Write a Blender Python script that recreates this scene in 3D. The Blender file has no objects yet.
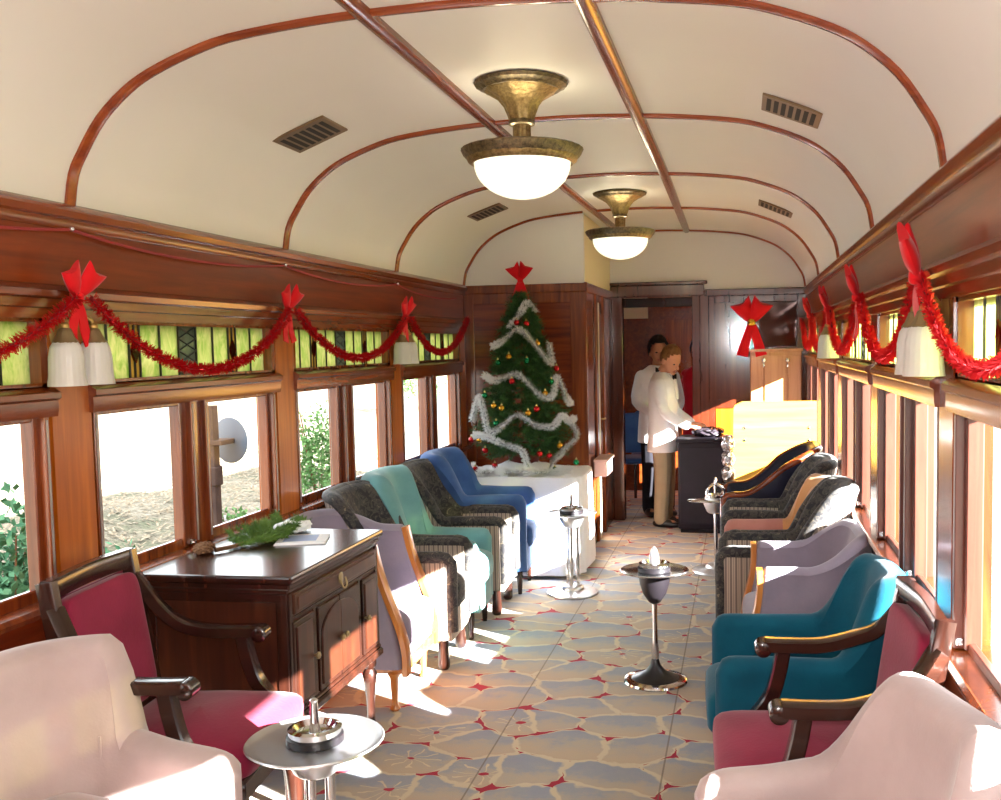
import bpy, bmesh, math, random
from mathutils import Vector, Matrix, Euler
random.seed(7)
PI = math.pi
SC = bpy.context.scene
COL = SC.collection

# ------------------------------------------------------------------ helpers
def lin(c):
    def f(v):
        v /= 255.0
        return v / 12.92 if v <= 0.04045 else ((v + 0.055) / 1.055) ** 2.4
    return (f(c[0]), f(c[1]), f(c[2]), 1.0)

def tag(o, label=None, cat=None, group=None, kind=None):
    if label: o['label'] = label
    if cat: o['category'] = cat
    if group: o['group'] = group
    if kind: o['kind'] = kind
    return o

def thing(name, label, cat, loc=(0, 0, 0), rz=0.0, group=None):
    o = bpy.data.objects.new(name, None)
    o.empty_display_size = 0.1
    COL.objects.link(o)
    o.location = loc
    o.rotation_euler = (0, 0, rz)
    return tag(o, label, cat, group)

def obj(name, bm, mats, parent=None, smooth=True, auto=None):
    me = bpy.data.meshes.new(name)
    bmesh.ops.recalc_face_normals(bm, faces=bm.faces)
    bm.to_mesh(me); bm.free()
    if not isinstance(mats, (list, tuple)): mats = [mats]
    for m in mats: me.materials.append(m)
    if smooth:
        me.polygons.foreach_set('use_smooth', [True] * len(me.polygons))
        try: me.set_sharp_from_angle(angle=math.radians(auto or 42))
        except Exception: pass
    o = bpy.data.objects.new(name, me)
    COL.objects.link(o)
    if parent: o.parent = parent
    return o

def struct(name, bm, mats, parent=None, smooth=True, auto=None):
    o = obj(name, bm, mats, parent, smooth, auto)
    if parent is None: o['kind'] = 'structure'
    return o

def kids(o):
    return [c for c in bpy.data.objects if c.parent == o]

def copy_tree(o, parent=None):
    c = o.copy(); COL.objects.link(c)
    if parent: c.parent = parent
    for ch in kids(o): copy_tree(ch, c)
    return c

def B(): return bmesh.new()

def setmat(faces, mi):
    for f in faces: f.material_index = mi

def bx(bm, x0, x1, y0, y1, z0, z1, bev=0.0, mi=0, seg=1):
    r = bmesh.ops.create_cube(bm, size=1)
    M = Matrix.Translation(((x0 + x1) / 2, (y0 + y1) / 2, (z0 + z1) / 2)) @ Matrix.Diagonal((abs(x1 - x0), abs(y1 - y0), abs(z1 - z0), 1))
    bmesh.ops.transform(bm, matrix=M, verts=r['verts'])
    fs = set(f for v in r['verts'] for f in v.link_faces)
    if bev > 0:
        es = list(set(e for v in r['verts'] for e in v.link_edges))
        res = bmesh.ops.bevel(bm, geom=es, offset=bev, segments=seg, affect='EDGES', profile=0.6)
        fs = set(f for f in fs if f.is_valid) | set(res['faces'])
    setmat(fs, mi)
    return fs

def ring_surface(bm, rings, closed=True, cap0=True, cap1=True, mi=0):
    rows = [[bm.verts.new(p) for p in r] for r in rings]
    n = len(rows[0]); fs = []
    for a, b in zip(rows[:-1], rows[1:]):
        for i in range(n if closed else n - 1):
            j = (i + 1) % n
            try: fs.append(bm.faces.new((a[i], a[j], b[j], b[i])))
            except ValueError: pass
    if closed:
        if cap0:
            try: fs.append(bm.faces.new(rows[0][::-1]))
            except ValueError: pass
        if cap1:
            try: fs.append(bm.faces.new(rows[-1]))
            except ValueError: pass
    setmat(fs, mi)
    return fs

def lathe(bm, prof, c=(0, 0, 0), n=28, mi=0, cap0=True, cap1=True, flute=0.0, nf=0):
    rings = []
    for r, z in prof:
        ring = []
        for i in range(n):
            a = 2 * PI * i / n
            rr = max(r, 0.0004) * (1 + (flute * math.cos(a * nf) if nf else 0))
            ring.append((c[0] + rr * math.cos(a), c[1] + rr * math.sin(a), c[2] + z))
        rings.append(ring)
    return ring_surface(bm, rings, True, cap0, cap1, mi)

def catmull(pts, per=6):
    P = [Vector(p) for p in pts]
    if len(P) < 3:
        return [P[0].lerp(P[-1], i / per) for i in range(per + 1)]
    out = []
    for i in range(len(P) - 1):
        p0 = P[i - 1] if i > 0 else P[0] * 2 - P[1]
        p1, p2 = P[i], P[i + 1]
        p3 = P[i + 2] if i + 2 < len(P) else P[-1] * 2 - P[-2]
        for k in range(per):
            t = k / per
            out.append(0.5 * ((2 * p1) + (p2 - p0) * t + (2 * p0 - 5 * p1 + 4 * p2 - p3) * t * t + (3 * p1 - p0 - 3 * p2 + p3) * t ** 3))
    out.append(P[-1])
    return out

def tube(bm, pts, r, n=10, per=6, mi=0, rect=None, up=(0, 0, 1), smooth_path=True, cap=True):
    """r: number or list (per control point).  rect=(w,h): rectangular section instead."""
    path = catmull(pts, per) if smooth_path else [Vector(p) for p in pts]
    m = len(path)
    def rad(i):
        if isinstance(r, (int, float)): return r
        t = i / (m - 1) * (len(r) - 1); k = min(int(t), len(r) - 2)
        return r[k] + (r[k + 1] - r[k]) * (t - k)
    rings = []; up = Vector(up)
    for i, p in enumerate(path):
        t = (path[min(i + 1, m - 1)] - path[max(i - 1, 0)])
        if t.length < 1e-9: t = Vector((0, 0, 1))
        t.normalize()
        u = up if abs(t.dot(up)) < 0.97 else Vector((1, 0, 0))
        a = t.cross(u).normalized(); b = a.cross(t).normalized()
        R = rad(i)
        if rect:
            w, h = rect[0] * R, rect[1] * R
            e = 0.22
            q = [(-w, -h * (1 - e)), (-w * (1 - e), -h), (w * (1 - e), -h), (w, -h * (1 - e)), (w, h * (1 - e)), (w * (1 - e), h), (-w * (1 - e), h), (-w, h * (1 - e))]
            rings.append([p + a * x + b * y for x, y in q])
        else:
            rings.append([p + (a * math.cos(2 * PI * k / n) + b * math.sin(2 * PI * k / n)) * R for k in range(n)])
    return ring_surface(bm, rings, True, cap, cap, mi)

def capsule(bm, pts, rs, n=10, per=4):
    """tube with rounded ends, used for limbs"""
    path = catmull(pts, per); m = len(path)
    rr = []
    for i in range(m):
        t = i / (m - 1) * (len(rs) - 1); k = min(int(t), len(rs) - 2)
        rr.append(rs[k] + (rs[k + 1] - rs[k]) * (t - k))
    d0 = (path[0] - path[1]).normalized(); d1 = (path[-1] - path[-2]).normalized()
    ext0 = [(path[0] + d0 * rr[0] * math.sin(a), rr[0] * math.cos(a)) for a in (1.45, 1.1, 0.6)]
    ext1 = [(path[-1] + d1 * rr[-1] * math.sin(a), rr[-1] * math.cos(a)) for a in (0.6, 1.1, 1.45)]
    seq = ext0 + list(zip(path, rr)) + ext1
    rings = []
    for i, (p, R) in enumerate(seq):
        t = (seq[min(i + 1, len(seq) - 1)][0] - seq[max(i - 1, 0)][0]).normalized()
        u = Vector((0, 0, 1)) if abs(t.z) < 0.95 else Vector((1, 0, 0))
        a = t.cross(u).normalized(); b = a.cross(t).normalized()
        rings.append([p + (a * math.cos(2 * PI * k / n) + b * math.sin(2 * PI * k / n)) * R for k in range(n)])
    ring_surface(bm, rings)

def sgnpow(v, e): return math.copysign(abs(v) ** e, v)

def superbox(bm, c, s, e1=0.35, e2=0.3, nu=28, nv=14, mi=0, M=None, puff=0.0):
    """rounded-box superellipsoid, half sizes s"""
    rings = []
    for j in range(nv + 1):
        v = -PI / 2 + PI * j / nv
        ring = []
        for i in range(nu):
            u = 2 * PI * i / nu
            cv = sgnpow(math.cos(v), e1)
            x, y, z = s[0] * cv * sgnpow(math.cos(u), e2), s[1] * cv * sgnpow(math.sin(u), e2), s[2] * sgnpow(math.sin(v), e1)
            if puff: z += puff * max(0, 1 - (x / s[0]) ** 2) * max(0, 1 - (y / s[1]) ** 2) * (1 if z > 0 else 0)
            p = Vector((x, y, z))
            if M is not None: p = M @ p
            ring.append(p + Vector(c))
        rings.append(ring)
    return ring_surface(bm, rings, mi=mi)

def ell(bm, c, s, nu=16, nv=10, M=None): superbox(bm, c, s, 1, 1, nu, nv, M=M)

def extrude_poly(bm, pts, axis, a, b, mi=0):
    """pts 2D; axis 'x': (y,z) polygon swept x a..b ; 'y': (x,z) ; 'z': (x,y)"""
    def mk(p, t):
        return {'x': (t, p[0], p[1]), 'y': (p[0], t, p[1]), 'z': (p[0], p[1], t)}[axis]
    return ring_surface(bm, [[mk(p, a) for p in pts], [mk(p, b) for p in pts]], mi=mi)

def rot_all(bm, M): bmesh.ops.transform(bm, matrix=M, verts=bm.verts)

# ------------------------------------------------------------------ materials
def newmat(name):
    m = bpy.data.materials.new(name); m.use_nodes = True
    nt = m.node_tree; nt.nodes.clear()
    out = nt.nodes.new('ShaderNodeOutputMaterial')
    return m, nt, out

def N(nt, t, **k):
    n = nt.nodes.new(t)
    for a, v in k.items():
        if a in n.inputs.keys() if isinstance(a, str) else False: n.inputs[a].default_value = v
        else: setattr(n, a, v)
    return n

def pbsdf(nt, out, **k):
    b = nt.nodes.new('ShaderNodeBsdfPrincipled')
    for a, v in k.items(): b.inputs[a.replace('_', ' ')].default_value = v
    nt.links.new(b.outputs[0], out.inputs[0])
    return b

def ramp(nt, fac, stops):
    r = nt.nodes.new('ShaderNodeValToRGB')
    while len(r.color_ramp.elements) < len(stops): r.color_ramp.elements.new(0.5)
    for e, (p, c) in zip(r.color_ramp.elements, stops): e.position = p; e.color = c
    nt.links.new(fac, r.inputs[0])
    return r

def coords(nt, scale=(1, 1, 1), kind='Object'):
    t = nt.nodes.new('ShaderNodeTexCoord'); m = nt.nodes.new('ShaderNodeMapping')
    m.inputs['Scale'].default_value = scale
    nt.links.new(t.outputs[kind], m.inputs[0])
    return m.outputs[0]

def noise(nt, vec, scale, detail=3, rough=0.55, dist=0.0):
    n = nt.nodes.new('ShaderNodeTexNoise')
    n.inputs['Scale'].default_value = scale; n.inputs['Detail'].default_value = detail
    n.inputs['Roughness'].default_value = rough; n.inputs['Distortion'].default_value = dist
    nt.links.new(vec, n.inputs['Vector'])
    return n

def bump(nt, h, b, strength=0.2, dist=0.01):
    n = nt.nodes.new('ShaderNodeBump'); n.inputs['Strength'].default_value = strength; n.inputs['Distance'].default_value = dist
    nt.links.new(h, n.inputs['Height']); nt.links.new(n.outputs[0], b.inputs['Normal'])

def wood(name, dark, mid, light, axis='z', rough=0.24, coat=0.35, freq=1.0, spec=0.5):
    m, nt, out = newmat(name)
    s = {'x': (0.5, 9, 9), 'y': (9, 0.5, 9), 'z': (9, 9, 0.5)}[axis]
    v = coords(nt, tuple(q * freq for q in s))
    n = noise(nt, v, 2.6, 5, 0.62, 0.6)
    r = ramp(nt, n.outputs[0], [(0.28, lin(dark)), (0.5, lin(mid)), (0.74, lin(light))])
    b = pbsdf(nt, out, Roughness=rough, Coat_Weight=coat, Coat_Roughness=0.12)
    b.inputs['Specular IOR Level'].default_value = spec
    nt.links.new(r.outputs[0], b.inputs['Base Color'])
    bump(nt, n.outputs[0], b, 0.025, 0.002)
    return m

def fabric(name, c1, c2, scale=60, rough=0.9, sheen=0.3, mott=5.0, bs=0.25):
    m, nt, out = newmat(name)
    v = coords(nt)
    a = noise(nt, v, mott, 4); f = noise(nt, v, scale, 2)
    r = ramp(nt, a.outputs[0], [(0.32, lin(c1)), (0.68, lin(c2))])
    b = pbsdf(nt, out, Roughness=rough, Sheen_Weight=sheen, Sheen_Roughness=0.4)
    b.inputs['Specular IOR Level'].default_value = 0.2
    nt.links.new(r.outputs[0], b.inputs['Base Color'])
    bump(nt, f.outputs[0], b, bs, 0.003)
    return m

def plain(name, c, rough=0.5, metal=0.0, **k):
    m, nt, out = newmat(name)
    pbsdf(nt, out, Base_Color=lin(c), Roughness=rough, Metallic=metal, **k)
    return m

M = {}
M['mahog'] = wood('mahogany_wall', (94, 34, 10), (116, 45, 13), (134, 56, 18), 'y', rough=0.32, coat=0.12, spec=0.3)
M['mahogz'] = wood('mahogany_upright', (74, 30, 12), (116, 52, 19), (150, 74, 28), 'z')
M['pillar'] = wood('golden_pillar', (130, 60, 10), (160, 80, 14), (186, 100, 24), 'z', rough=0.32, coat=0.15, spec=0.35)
M['mahogx'] = wood('mahogany_cross', (70, 24, 10), (110, 44, 16), (138, 62, 24), 'x')
M['trim'] = wood('trim_wood', (86, 34, 11), (114, 49, 17), (136, 64, 24), 'y', rough=0.25, coat=0.25)
M['dark'] = wood('dark_stained_wood', (26, 12, 8), (44, 20, 13), (66, 32, 20), 'z', rough=0.25)
M['darkx'] = wood('dark_stained_wood_cross', (26, 12, 8), (42, 20, 13), (60, 30, 20), 'x', rough=0.22)
M['sbside'] = wood('sideboard_side', (40, 17, 10), (60, 28, 16), (80, 40, 23), 'z', rough=0.3)
M['orange'] = wood('orange_show_wood', (150, 84, 34), (180, 108, 48), (200, 132, 66), 'z', rough=0.3)
M['ply'] = wood('pale_plywood', (200, 140, 46), (210, 152, 56), (218, 164, 70), 'x', rough=0.4, coat=0.15, freq=0.7)
M['hoop'] = wood('hoop_wood', (110, 44, 18), (140, 62, 26), (160, 80, 34), 'x', rough=0.25)
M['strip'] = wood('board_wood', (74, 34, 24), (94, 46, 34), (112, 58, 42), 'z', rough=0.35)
M['pinkf'] = fabric('dusty_pink_fabric', (164, 144, 140), (176, 156, 152), 120)
M['maroon'] = fabric('maroon_velvet', (118, 26, 50), (134, 34, 60), 90, sheen=0.15)
M['lilac'] = fabric('lilac_velvet', (128, 118, 132), (144, 132, 146), 100)
M['teal'] = fabric('teal_velvet', (4, 66, 86), (8, 82, 102), 90, sheen=0.12)
M['seag'] = fabric('sea_green_velvet', (100, 144, 146), (118, 162, 162), 90)
M['blue'] = fabric('blue_velvet', (54, 82, 130), (70, 102, 152), 90, sheen=0.2)
M['peach'] = fabric('tan_velvet', (184, 132, 86), (202, 150, 104), 90)
M['peacharm'] = fabric('rose_tan_velvet', (166, 110, 100), (182, 126, 116), 90)
M['navy'] = fabric('navy_leather', (20, 20, 34), (32, 32, 50), 30, rough=0.45, sheen=0.0)
M['litback'] = fabric('sunlit_grey_back', (150, 150, 146), (172, 172, 166), 80)  # daylight on the chair's rear face, put into the cloth as pale grey

def floral():
    m, nt, out = newmat('black_floral_moquette'); v = coords(nt)
    a = noise(nt, v, 26, 3, 0.6, 1.2); c = noise(nt, v, 70, 2)
    r = ramp(nt, a.outputs[0], [(0.44, lin((26, 24, 28))), (0.52, lin((70, 64, 58))), (0.6, lin((40, 37, 40))), (0.68, lin((112, 102, 84)))])
    b = pbsdf(nt, out, Roughness=0.8, Sheen_Weight=0.1)
    nt.links.new(r.outputs[0], b.inputs['Base Color']); bump(nt, c.outputs[0], b, 0.3, 0.004)
    return m
M['floral'] = floral()

def stripes():
    m, nt, out = newmat('cream_grey_striped_cloth')
    uv = nt.nodes.new('ShaderNodeUVMap'); sep = nt.nodes.new('ShaderNodeSeparateXYZ')
    nt.links.new(uv.outputs[0], sep.inputs[0])
    mu = N(nt, 'ShaderNodeMath', operation='MULTIPLY'); mu.inputs[1].default_value = 2 * PI / 0.026
    nt.links.new(sep.outputs[0], mu.inputs[0])
    si = N(nt, 'ShaderNodeMath', operation='SINE'); nt.links.new(mu.outputs[0], si.inputs[0])
    mr = N(nt, 'ShaderNodeMapRange'); mr.inputs[1].default_value = -1; mr.inputs[2].default_value = 1
    nt.links.new(si.outputs[0], mr.inputs[0])
    r = ramp(nt, mr.outputs[0], [(0.2, lin((112, 100, 92))), (0.45, lin((160, 144, 130))), (0.7, lin((186, 172, 154))), (0.95, lin((140, 124, 112)))])
    b = pbsdf(nt, out, Roughness=0.85, Sheen_Weight=0.2); nt.links.new(r.outputs[0], b.inputs['Base Color'])
    return m
M['stripe'] = stripes()

M['ceil'] = fabric('cream_ceiling_paint', (222, 219, 214), (227, 224, 219), 14, rough=0.55, sheen=0, mott=1.0, bs=0.04)
M['cream'] = plain('cream_wall_paint', (228, 214, 178), 0.55)
M['chrome'] = plain('chrome', (225, 225, 228), 0.1, 1.0)
M['chromer'] = plain('brushed_chrome', (212, 212, 216), 0.3, 0.9)
M['chromem'] = plain('polished_chrome', (216, 216, 220), 0.17, 1.0)
M['blackcup'] = plain('black_bakelite', (22, 18, 22), 0.35)
M['brass'] = plain('aged_brass', (170, 140, 82), 0.42, 0.8)
M['brassd'] = plain('dull_bronze', (142, 122, 88), 0.45, 0.7)
M['ventm'] = plain('vent_bronze', (120, 98, 72), 0.5, 0.4)
M['ventd'] = plain('vent_slot_dark', (30, 26, 24), 0.8)
M['redrib'] = fabric('red_ribbon', (206, 10, 24), (220, 18, 32), 80, rough=0.7, sheen=0.2)
M['redtin'] = plain('red_tinsel_foil', (200, 16, 28), 0.28, 0.45)
M['redcore'] = plain('red_tinsel_core', (120, 8, 16), 0.6)
M['siltin'] = plain('silver_tinsel_foil', (244, 245, 246), 0.35, 0.1)
M['silcore'] = plain('silver_tinsel_core', (150, 154, 158), 0.5)
M['gold'] = plain('gold_bauble', (214, 160, 50), 0.18, 0.9)
M['red'] = plain('red_bauble', (190, 18, 26), 0.15, 0.6)
M['green'] = plain('green_bauble', (10, 120, 70), 0.15, 0.7)
M['cap'] = plain('bauble_cap', (200, 180, 110), 0.3, 1.0)
M['cloth'] = fabric('white_tablecloth', (232, 232, 236), (240, 240, 243), 60, sheen=0.1)
M['white'] = fabric('white_cotton', (226, 226, 228), (236, 236, 238), 60, sheen=0.1)
M['paper'] = plain('white_paper', (238, 238, 240), 0.7)
M['bluepaper'] = plain('blue_white_print', (140, 156, 196), 0.5)
M['cordm'] = plain('pink_red_cord', (150, 40, 44), 0.6)
M['cabblack'] = fabric('black_leathercloth', (26, 22, 30), (36, 30, 40), 40, rough=0.5, sheen=0)
M['plastic'] = plain('dark_crumpled_plastic', (44, 38, 44), 0.25)
M['foil'] = plain('silver_wrap', (200, 200, 205), 0.28, 0.8)
M['skin'] = fabric('skin', (196, 138, 108), (208, 152, 122), 40, rough=0.55, sheen=0, bs=0.03)
M['skin2'] = fabric('tan_skin', (172, 118, 90), (184, 130, 100), 40, rough=0.55, sheen=0, bs=0.03)
M['hairbr'] = fabric('brown_hair', (104, 70, 42), (132, 92, 58), 120, rough=0.6, sheen=0, mott=40)
M['hairbk'] = fabric('black_hair', (16, 12, 12), (28, 22, 22), 120, rough=0.5, sheen=0, mott=40)
M['khaki'] = fabric('khaki_cotton', (150, 136, 112), (166, 152, 126), 70, sheen=0.05)
M['blk'] = fabric('black_cloth', (18, 17, 22), (28, 26, 32), 70, sheen=0)
M['shoe'] = plain('black_shoe_leather', (20, 18, 18), 0.35)
M['eye'] = plain('dark_eye', (30, 20, 16), 0.3)
M['lip'] = plain('lip', (160, 84, 76), 0.5)
M['redshirt'] = fabric('red_cloth', (176, 16, 34), (196, 24, 44), 70)
M['pine'] = fabric('fir_needles', (34, 66, 34), (72, 108, 54), 10, rough=0.6, sheen=0, mott=14)
M['pinecut'] = fabric('cut_fir_needles', (52, 84, 30), (104, 134, 60), 10, rough=0.6, sheen=0, mott=14)
M['bark'] = fabric('bark', (90, 60, 40), (130, 96, 70), 40, sheen=0)
M['pot'] = fabric('dark_red_pot', (84, 28, 22), (98, 36, 28), 20, sheen=0, rough=0.5)
M['lead'] = plain('lead_came', (52, 52, 50), 0.5, 0.5)
M['chan'] = plain('grey_metal_channel', (150, 140, 138), 0.4, 0.6)
M['palestrip'] = plain('pale_painted_wood', (196, 186, 168), 0.5)
M['pinkbox'] = fabric('pinkish_painted_wood', (196, 160, 146), (206, 172, 158), 30, sheen=0)
M['bulb'] = newmat('opal_bowl_lit')[0]
nt = M['bulb'].node_tree
b = pbsdf(nt, nt.nodes['Material Output'], Base_Color=lin((250, 248, 232)), Roughness=0.25)
b.inputs['Emission Color'].default_value = lin((255, 250, 226)); b.inputs['Emission Strength'].default_value = .5

def patina(name, c1, c2):
    m, nt, out = newmat(name); v = coords(nt)
    a = noise(nt, v, 60, 4, 0.7)
    r = ramp(nt, a.outputs[0], [(0.35, lin(c1)), (0.65, lin(c2))])
    b = pbsdf(nt, out, Roughness=0.4, Metallic=0.75)
    nt.links.new(r.outputs[0], b.inputs['Base Color']); bump(nt, a.outputs[0], b, 0.6, 0.004)
    return m
M['patina'] = patina('patinated_bronze', (84, 76, 62), (136, 120, 88))
M['patinag'] = patina('golden_bronze', (118, 98, 62), (164, 140, 94))
def opal():
    m, nt, out = newmat('opal_glass_shade')
    a = N(nt, 'ShaderNodeBsdfDiffuse'); a.inputs[0].default_value = lin((236, 236, 234))
    t = N(nt, 'ShaderNodeBsdfTranslucent'); t.inputs[0].default_value = lin((236, 236, 232))
    g = N(nt, 'ShaderNodeBsdfGlossy'); g.inputs['Roughness'].default_value = 0.12
    mx = N(nt, 'ShaderNodeMixShader'); mx.inputs[0].default_value = 0.35
    nt.links.new(a.outputs[0], mx.inputs[1]); nt.links.new(t.outputs[0], mx.inputs[2])
    m2 = N(nt, 'ShaderNodeMixShader'); m2.inputs[0].default_value = 0.08
    nt.links.new(mx.outputs[0], m2.inputs[1]); nt.links.new(g.outputs[0], m2.inputs[2]); nt.links.new(m2.outputs[0], out.inputs[0])
    return m
M['opal'] = opal()

def glass():
    m, nt, out = newmat('window_glass')
    t = N(nt, 'ShaderNodeBsdfTransparent'); t.inputs[0].default_value = (0.97, 0.985, 0.98, 1)
    g = N(nt, 'ShaderNodeBsdfGlossy'); g.inputs['Roughness'].default_value = 0.02
    mx = N(nt, 'ShaderNodeMixShader'); mx.inputs[0].default_value = 0.007
    nt.links.new(t.outputs[0], mx.inputs[1]); nt.links.new(g.outputs[0], mx.inputs[2]); nt.links.new(mx.outputs[0], out.inputs[0])
    return m
M['glass'] = glass()

def stained(name, c1, c2, tr=0.22):
    m, nt, out = newmat(name)
    v = coords(nt, (1, 1, 0.45)); n = noise(nt, v, 22, 4, 0.6, 2.0)
    r = ramp(nt, n.outputs[0], [(0.35, lin(c1)), (0.65, lin(c2))])
    tl = N(nt, 'ShaderNodeBsdfTranslucent'); tp = N(nt, 'ShaderNodeBsdfTransparent'); g = N(nt, 'ShaderNodeBsdfGlossy')
    g.inputs['Roughness'].default_value = 0.08
    nt.links.new(r.outputs[0], tl.inputs[0]); nt.links.new(r.outputs[0], tp.inputs[0])
    mx = N(nt, 'ShaderNodeMixShader'); mx.inputs[0].default_value = tr
    nt.links.new(tl.outputs[0], mx.inputs[1]); nt.links.new(tp.outputs[0], mx.inputs[2])
    m2 = N(nt, 'ShaderNodeMixShader'); m2.inputs[0].default_value = 0.04
    nt.links.new(mx.outputs[0], m2.inputs[1]); nt.links.new(g.outputs[0], m2.inputs[2]); nt.links.new(m2.outputs[0], out.inputs[0])
    return m
M['sgreen'] = stained('pale_green_art_glass', (154, 172, 106), (200, 194, 152))
M['sorange'] = stained('amber_art_glass', (170, 146, 84), (184, 160, 100))
M['sred'] = stained('ruby_art_glass', (120, 30, 40), (134, 40, 46))
M['sgrey'] = stained('smoky_art_glass', (104, 108, 94), (116, 120, 104))

def carpet():
    m, nt, out = newmat('floral_carpet')
    v = coords(nt, (1, 1, 1))
    lk = nt.links.new
    def math_(op, x, y=None, clamp=False):
        q = N(nt, 'ShaderNodeMath', operation=op); q.use_clamp = clamp
        for i, t in enumerate((x, y)):
            if t is None: continue
            if isinstance(t, (int, float)): q.inputs[i].default_value = t
            else: lk(t, q.inputs[i])
        return q.outputs[0]
    def mix(f, x, y):
        q = N(nt, 'ShaderNodeMixRGB')
        if isinstance(f, (int, float)): q.inputs[0].default_value = f
        else: lk(f, q.inputs[0])
        for i, t in ((1, x), (2, y)):
            if isinstance(t, tuple): q.inputs[i].default_value = t
            else: lk(t, q.inputs[i])
        return q.outputs[0]
    d = noise(nt, v, 5.5, 3)
    ad = N(nt, 'ShaderNodeMixRGB', blend_type='LINEAR_LIGHT'); ad.inputs[0].default_value = 0.07
    lk(v, ad.inputs[1]); lk(d.outputs['Color'], ad.inputs[2])
    mp = N(nt, 'ShaderNodeMapping'); mp.inputs['Scale'].default_value = (3.2, 4.2, 0); lk(ad.outputs[0], mp.inputs[0])
    def voro(feat, sm=None):
        q = N(nt, 'ShaderNodeTexVoronoi', feature=feat, voronoi_dimensions='2D'); q.inputs['Scale'].default_value = 1.0
        q.inputs['Randomness'].default_value = 0.82
        if sm: q.inputs['Smoothness'].default_value = sm
        lk(mp.outputs[0], q.inputs['Vector']); return q
    f1 = voro('F1'); ed = voro('DISTANCE_TO_EDGE'); sf = voro('SMOOTH_F1', .72)
    # each petal: blue-grey towards one rim, fading to beige at its base
    rel = N(nt, 'ShaderNodeVectorMath', operation='SUBTRACT'); lk(mp.outputs[0], rel.inputs[0]); lk(f1.outputs['Position'], rel.inputs[1])
    rs = N(nt, 'ShaderNodeSeparateXYZ'); lk(rel.outputs[0], rs.inputs[0])
    n2 = noise(nt, v, 9, 4, 0.7)
    g = math_('ADD', math_('MULTIPLY', rs.outputs[1], .55), math_('MULTIPLY', n2.outputs[0], .75))
    petal = ramp(nt, g, [(0.12, lin((182, 164, 142))), (0.34, lin((172, 162, 150))), (0.5, lin((150, 154, 162))), (0.7, lin((142, 149, 164)))])
    # some cells carry a many-petalled flower with a red eye
    ang = math_('ARCTAN2', rs.outputs[1], rs.outputs[0])
    ray = math_('LESS_THAN', math_('ABSOLUTE', math_('SINE', math_('MULTIPLY', ang, 4.5))), .22)
    cs = N(nt, 'ShaderNodeSeparateXYZ'); lk(f1.outputs['Color'], cs.inputs[0])
    isf = math_('GREATER_THAN', cs.outputs[0], .74)
    rayf = math_('MULTIPLY', math_('MULTIPLY', ray, isf), math_('LESS_THAN', f1.outputs['Distance'], .36))
    col = mix(math_('MULTIPLY', rayf, .75), petal.outputs[0], lin((212, 196, 162)))
    eye = math_('MULTIPLY', isf, math_('LESS_THAN', f1.outputs['Distance'], .055))
    line = ramp(nt, ed.outputs['Distance'], [(0.03, (1, 1, 1, 1)), (0.06, (0, 0, 0, 1))])
    col = mix(line.outputs[0], col, lin((198, 186, 160)))
    # small red wedges in the corners where petals meet
    df = math_('SUBTRACT', f1.outputs['Distance'], sf.outputs['Distance'])
    keep = noise(nt, v, 3.1, 1)
    thr = math_('ADD', .0935, math_('MULTIPLY', math_('LESS_THAN', keep.outputs[0], .42), .04))
    red = math_('GREATER_THAN', df, thr)
    red = math_('MAXIMUM', red, eye)
    col = mix(red, col, lin((158, 26, 54)))
    class _O: outputs = [col]
    mxc = _O
    # woven seams along the car
    sx = N(nt, 'ShaderNodeSeparateXYZ'); nt.links.new(v, sx.inputs[0])
    last = mxc.outputs[0]
    for x in (1.83, 1.13):
        a = N(nt, 'ShaderNodeMath', operation='SUBTRACT'); a.inputs[1].default_value = x; nt.links.new(sx.outputs[0], a.inputs[0])
        ab = N(nt, 'ShaderNodeMath', operation='ABSOLUTE'); nt.links.new(a.outputs[0], ab.inputs[0])
        lt = N(nt, 'ShaderNodeMath', operation='LESS_THAN'); lt.inputs[1].default_value = 0.0035; nt.links.new(ab.outputs[0], lt.inputs[0])
        mm = N(nt, 'ShaderNodeMath', operation='MULTIPLY'); mm.inputs[1].default_value = 0.6; nt.links.new(lt.outputs[0], mm.inputs[0])
        mx = N(nt, 'ShaderNodeMixRGB'); nt.links.new(mm.outputs[0], mx.inputs[0]); nt.links.new(last, mx.inputs[1]); mx.inputs[2].default_value = lin((100, 86, 74))
        last = mx.outputs[0]
    fine = noise(nt, v, 220, 2)
    b = pbsdf(nt, out, Roughness=0.95, Sheen_Weight=0.1); b.inputs['Specular IOR Level'].default_value = 0.15
    nt.links.new(last, b.inputs['Base Color']); bump(nt, fine.outputs[0], b, 0.3, 0.004)
    return m
M['carpet'] = carpet()

def groundmat():
    m, nt, out = newmat('dry_ground'); v = coords(nt)
    a = noise(nt, v, 1.4, 5, 0.65); c = noise(nt, v, 16, 4, 0.7)
    r = ramp(nt, a.outputs[0], [(0.3, lin((96, 100, 74))), (0.5, lin((128, 118, 100))), (0.68, lin((150, 140, 124)))])
    r2 = ramp(nt, c.outputs[0], [(0.35, lin((110, 100, 84))), (0.6, lin((255, 255, 255)))])
    mx = N(nt, 'ShaderNodeMixRGB', blend_type='MULTIPLY'); mx.inputs[0].default_value = 0.7
    nt.links.new(r.outputs[0], mx.inputs[1]); nt.links.new(r2.outputs[0], mx.inputs[2])
    b = pbsdf(nt, out, Roughness=0.95); nt.links.new(mx.outputs[0], b.inputs['Base Color']); bump(nt, c.outputs[0], b, 0.8, 0.05)
    return m
M['ground'] = groundmat()
M['shrub'] = fabric('shrub_leaves', (70, 112, 64), (116, 150, 92), 8, sheen=0, mott=9)
M['shrub2'] = fabric('conifer_green', (56, 104, 76), (104, 148, 112), 8, sheen=0, mott=9)
M['twig'] = fabric('dry_litter', (104, 88, 70), (160, 146, 126), 10, sheen=0, mott=20)
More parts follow.
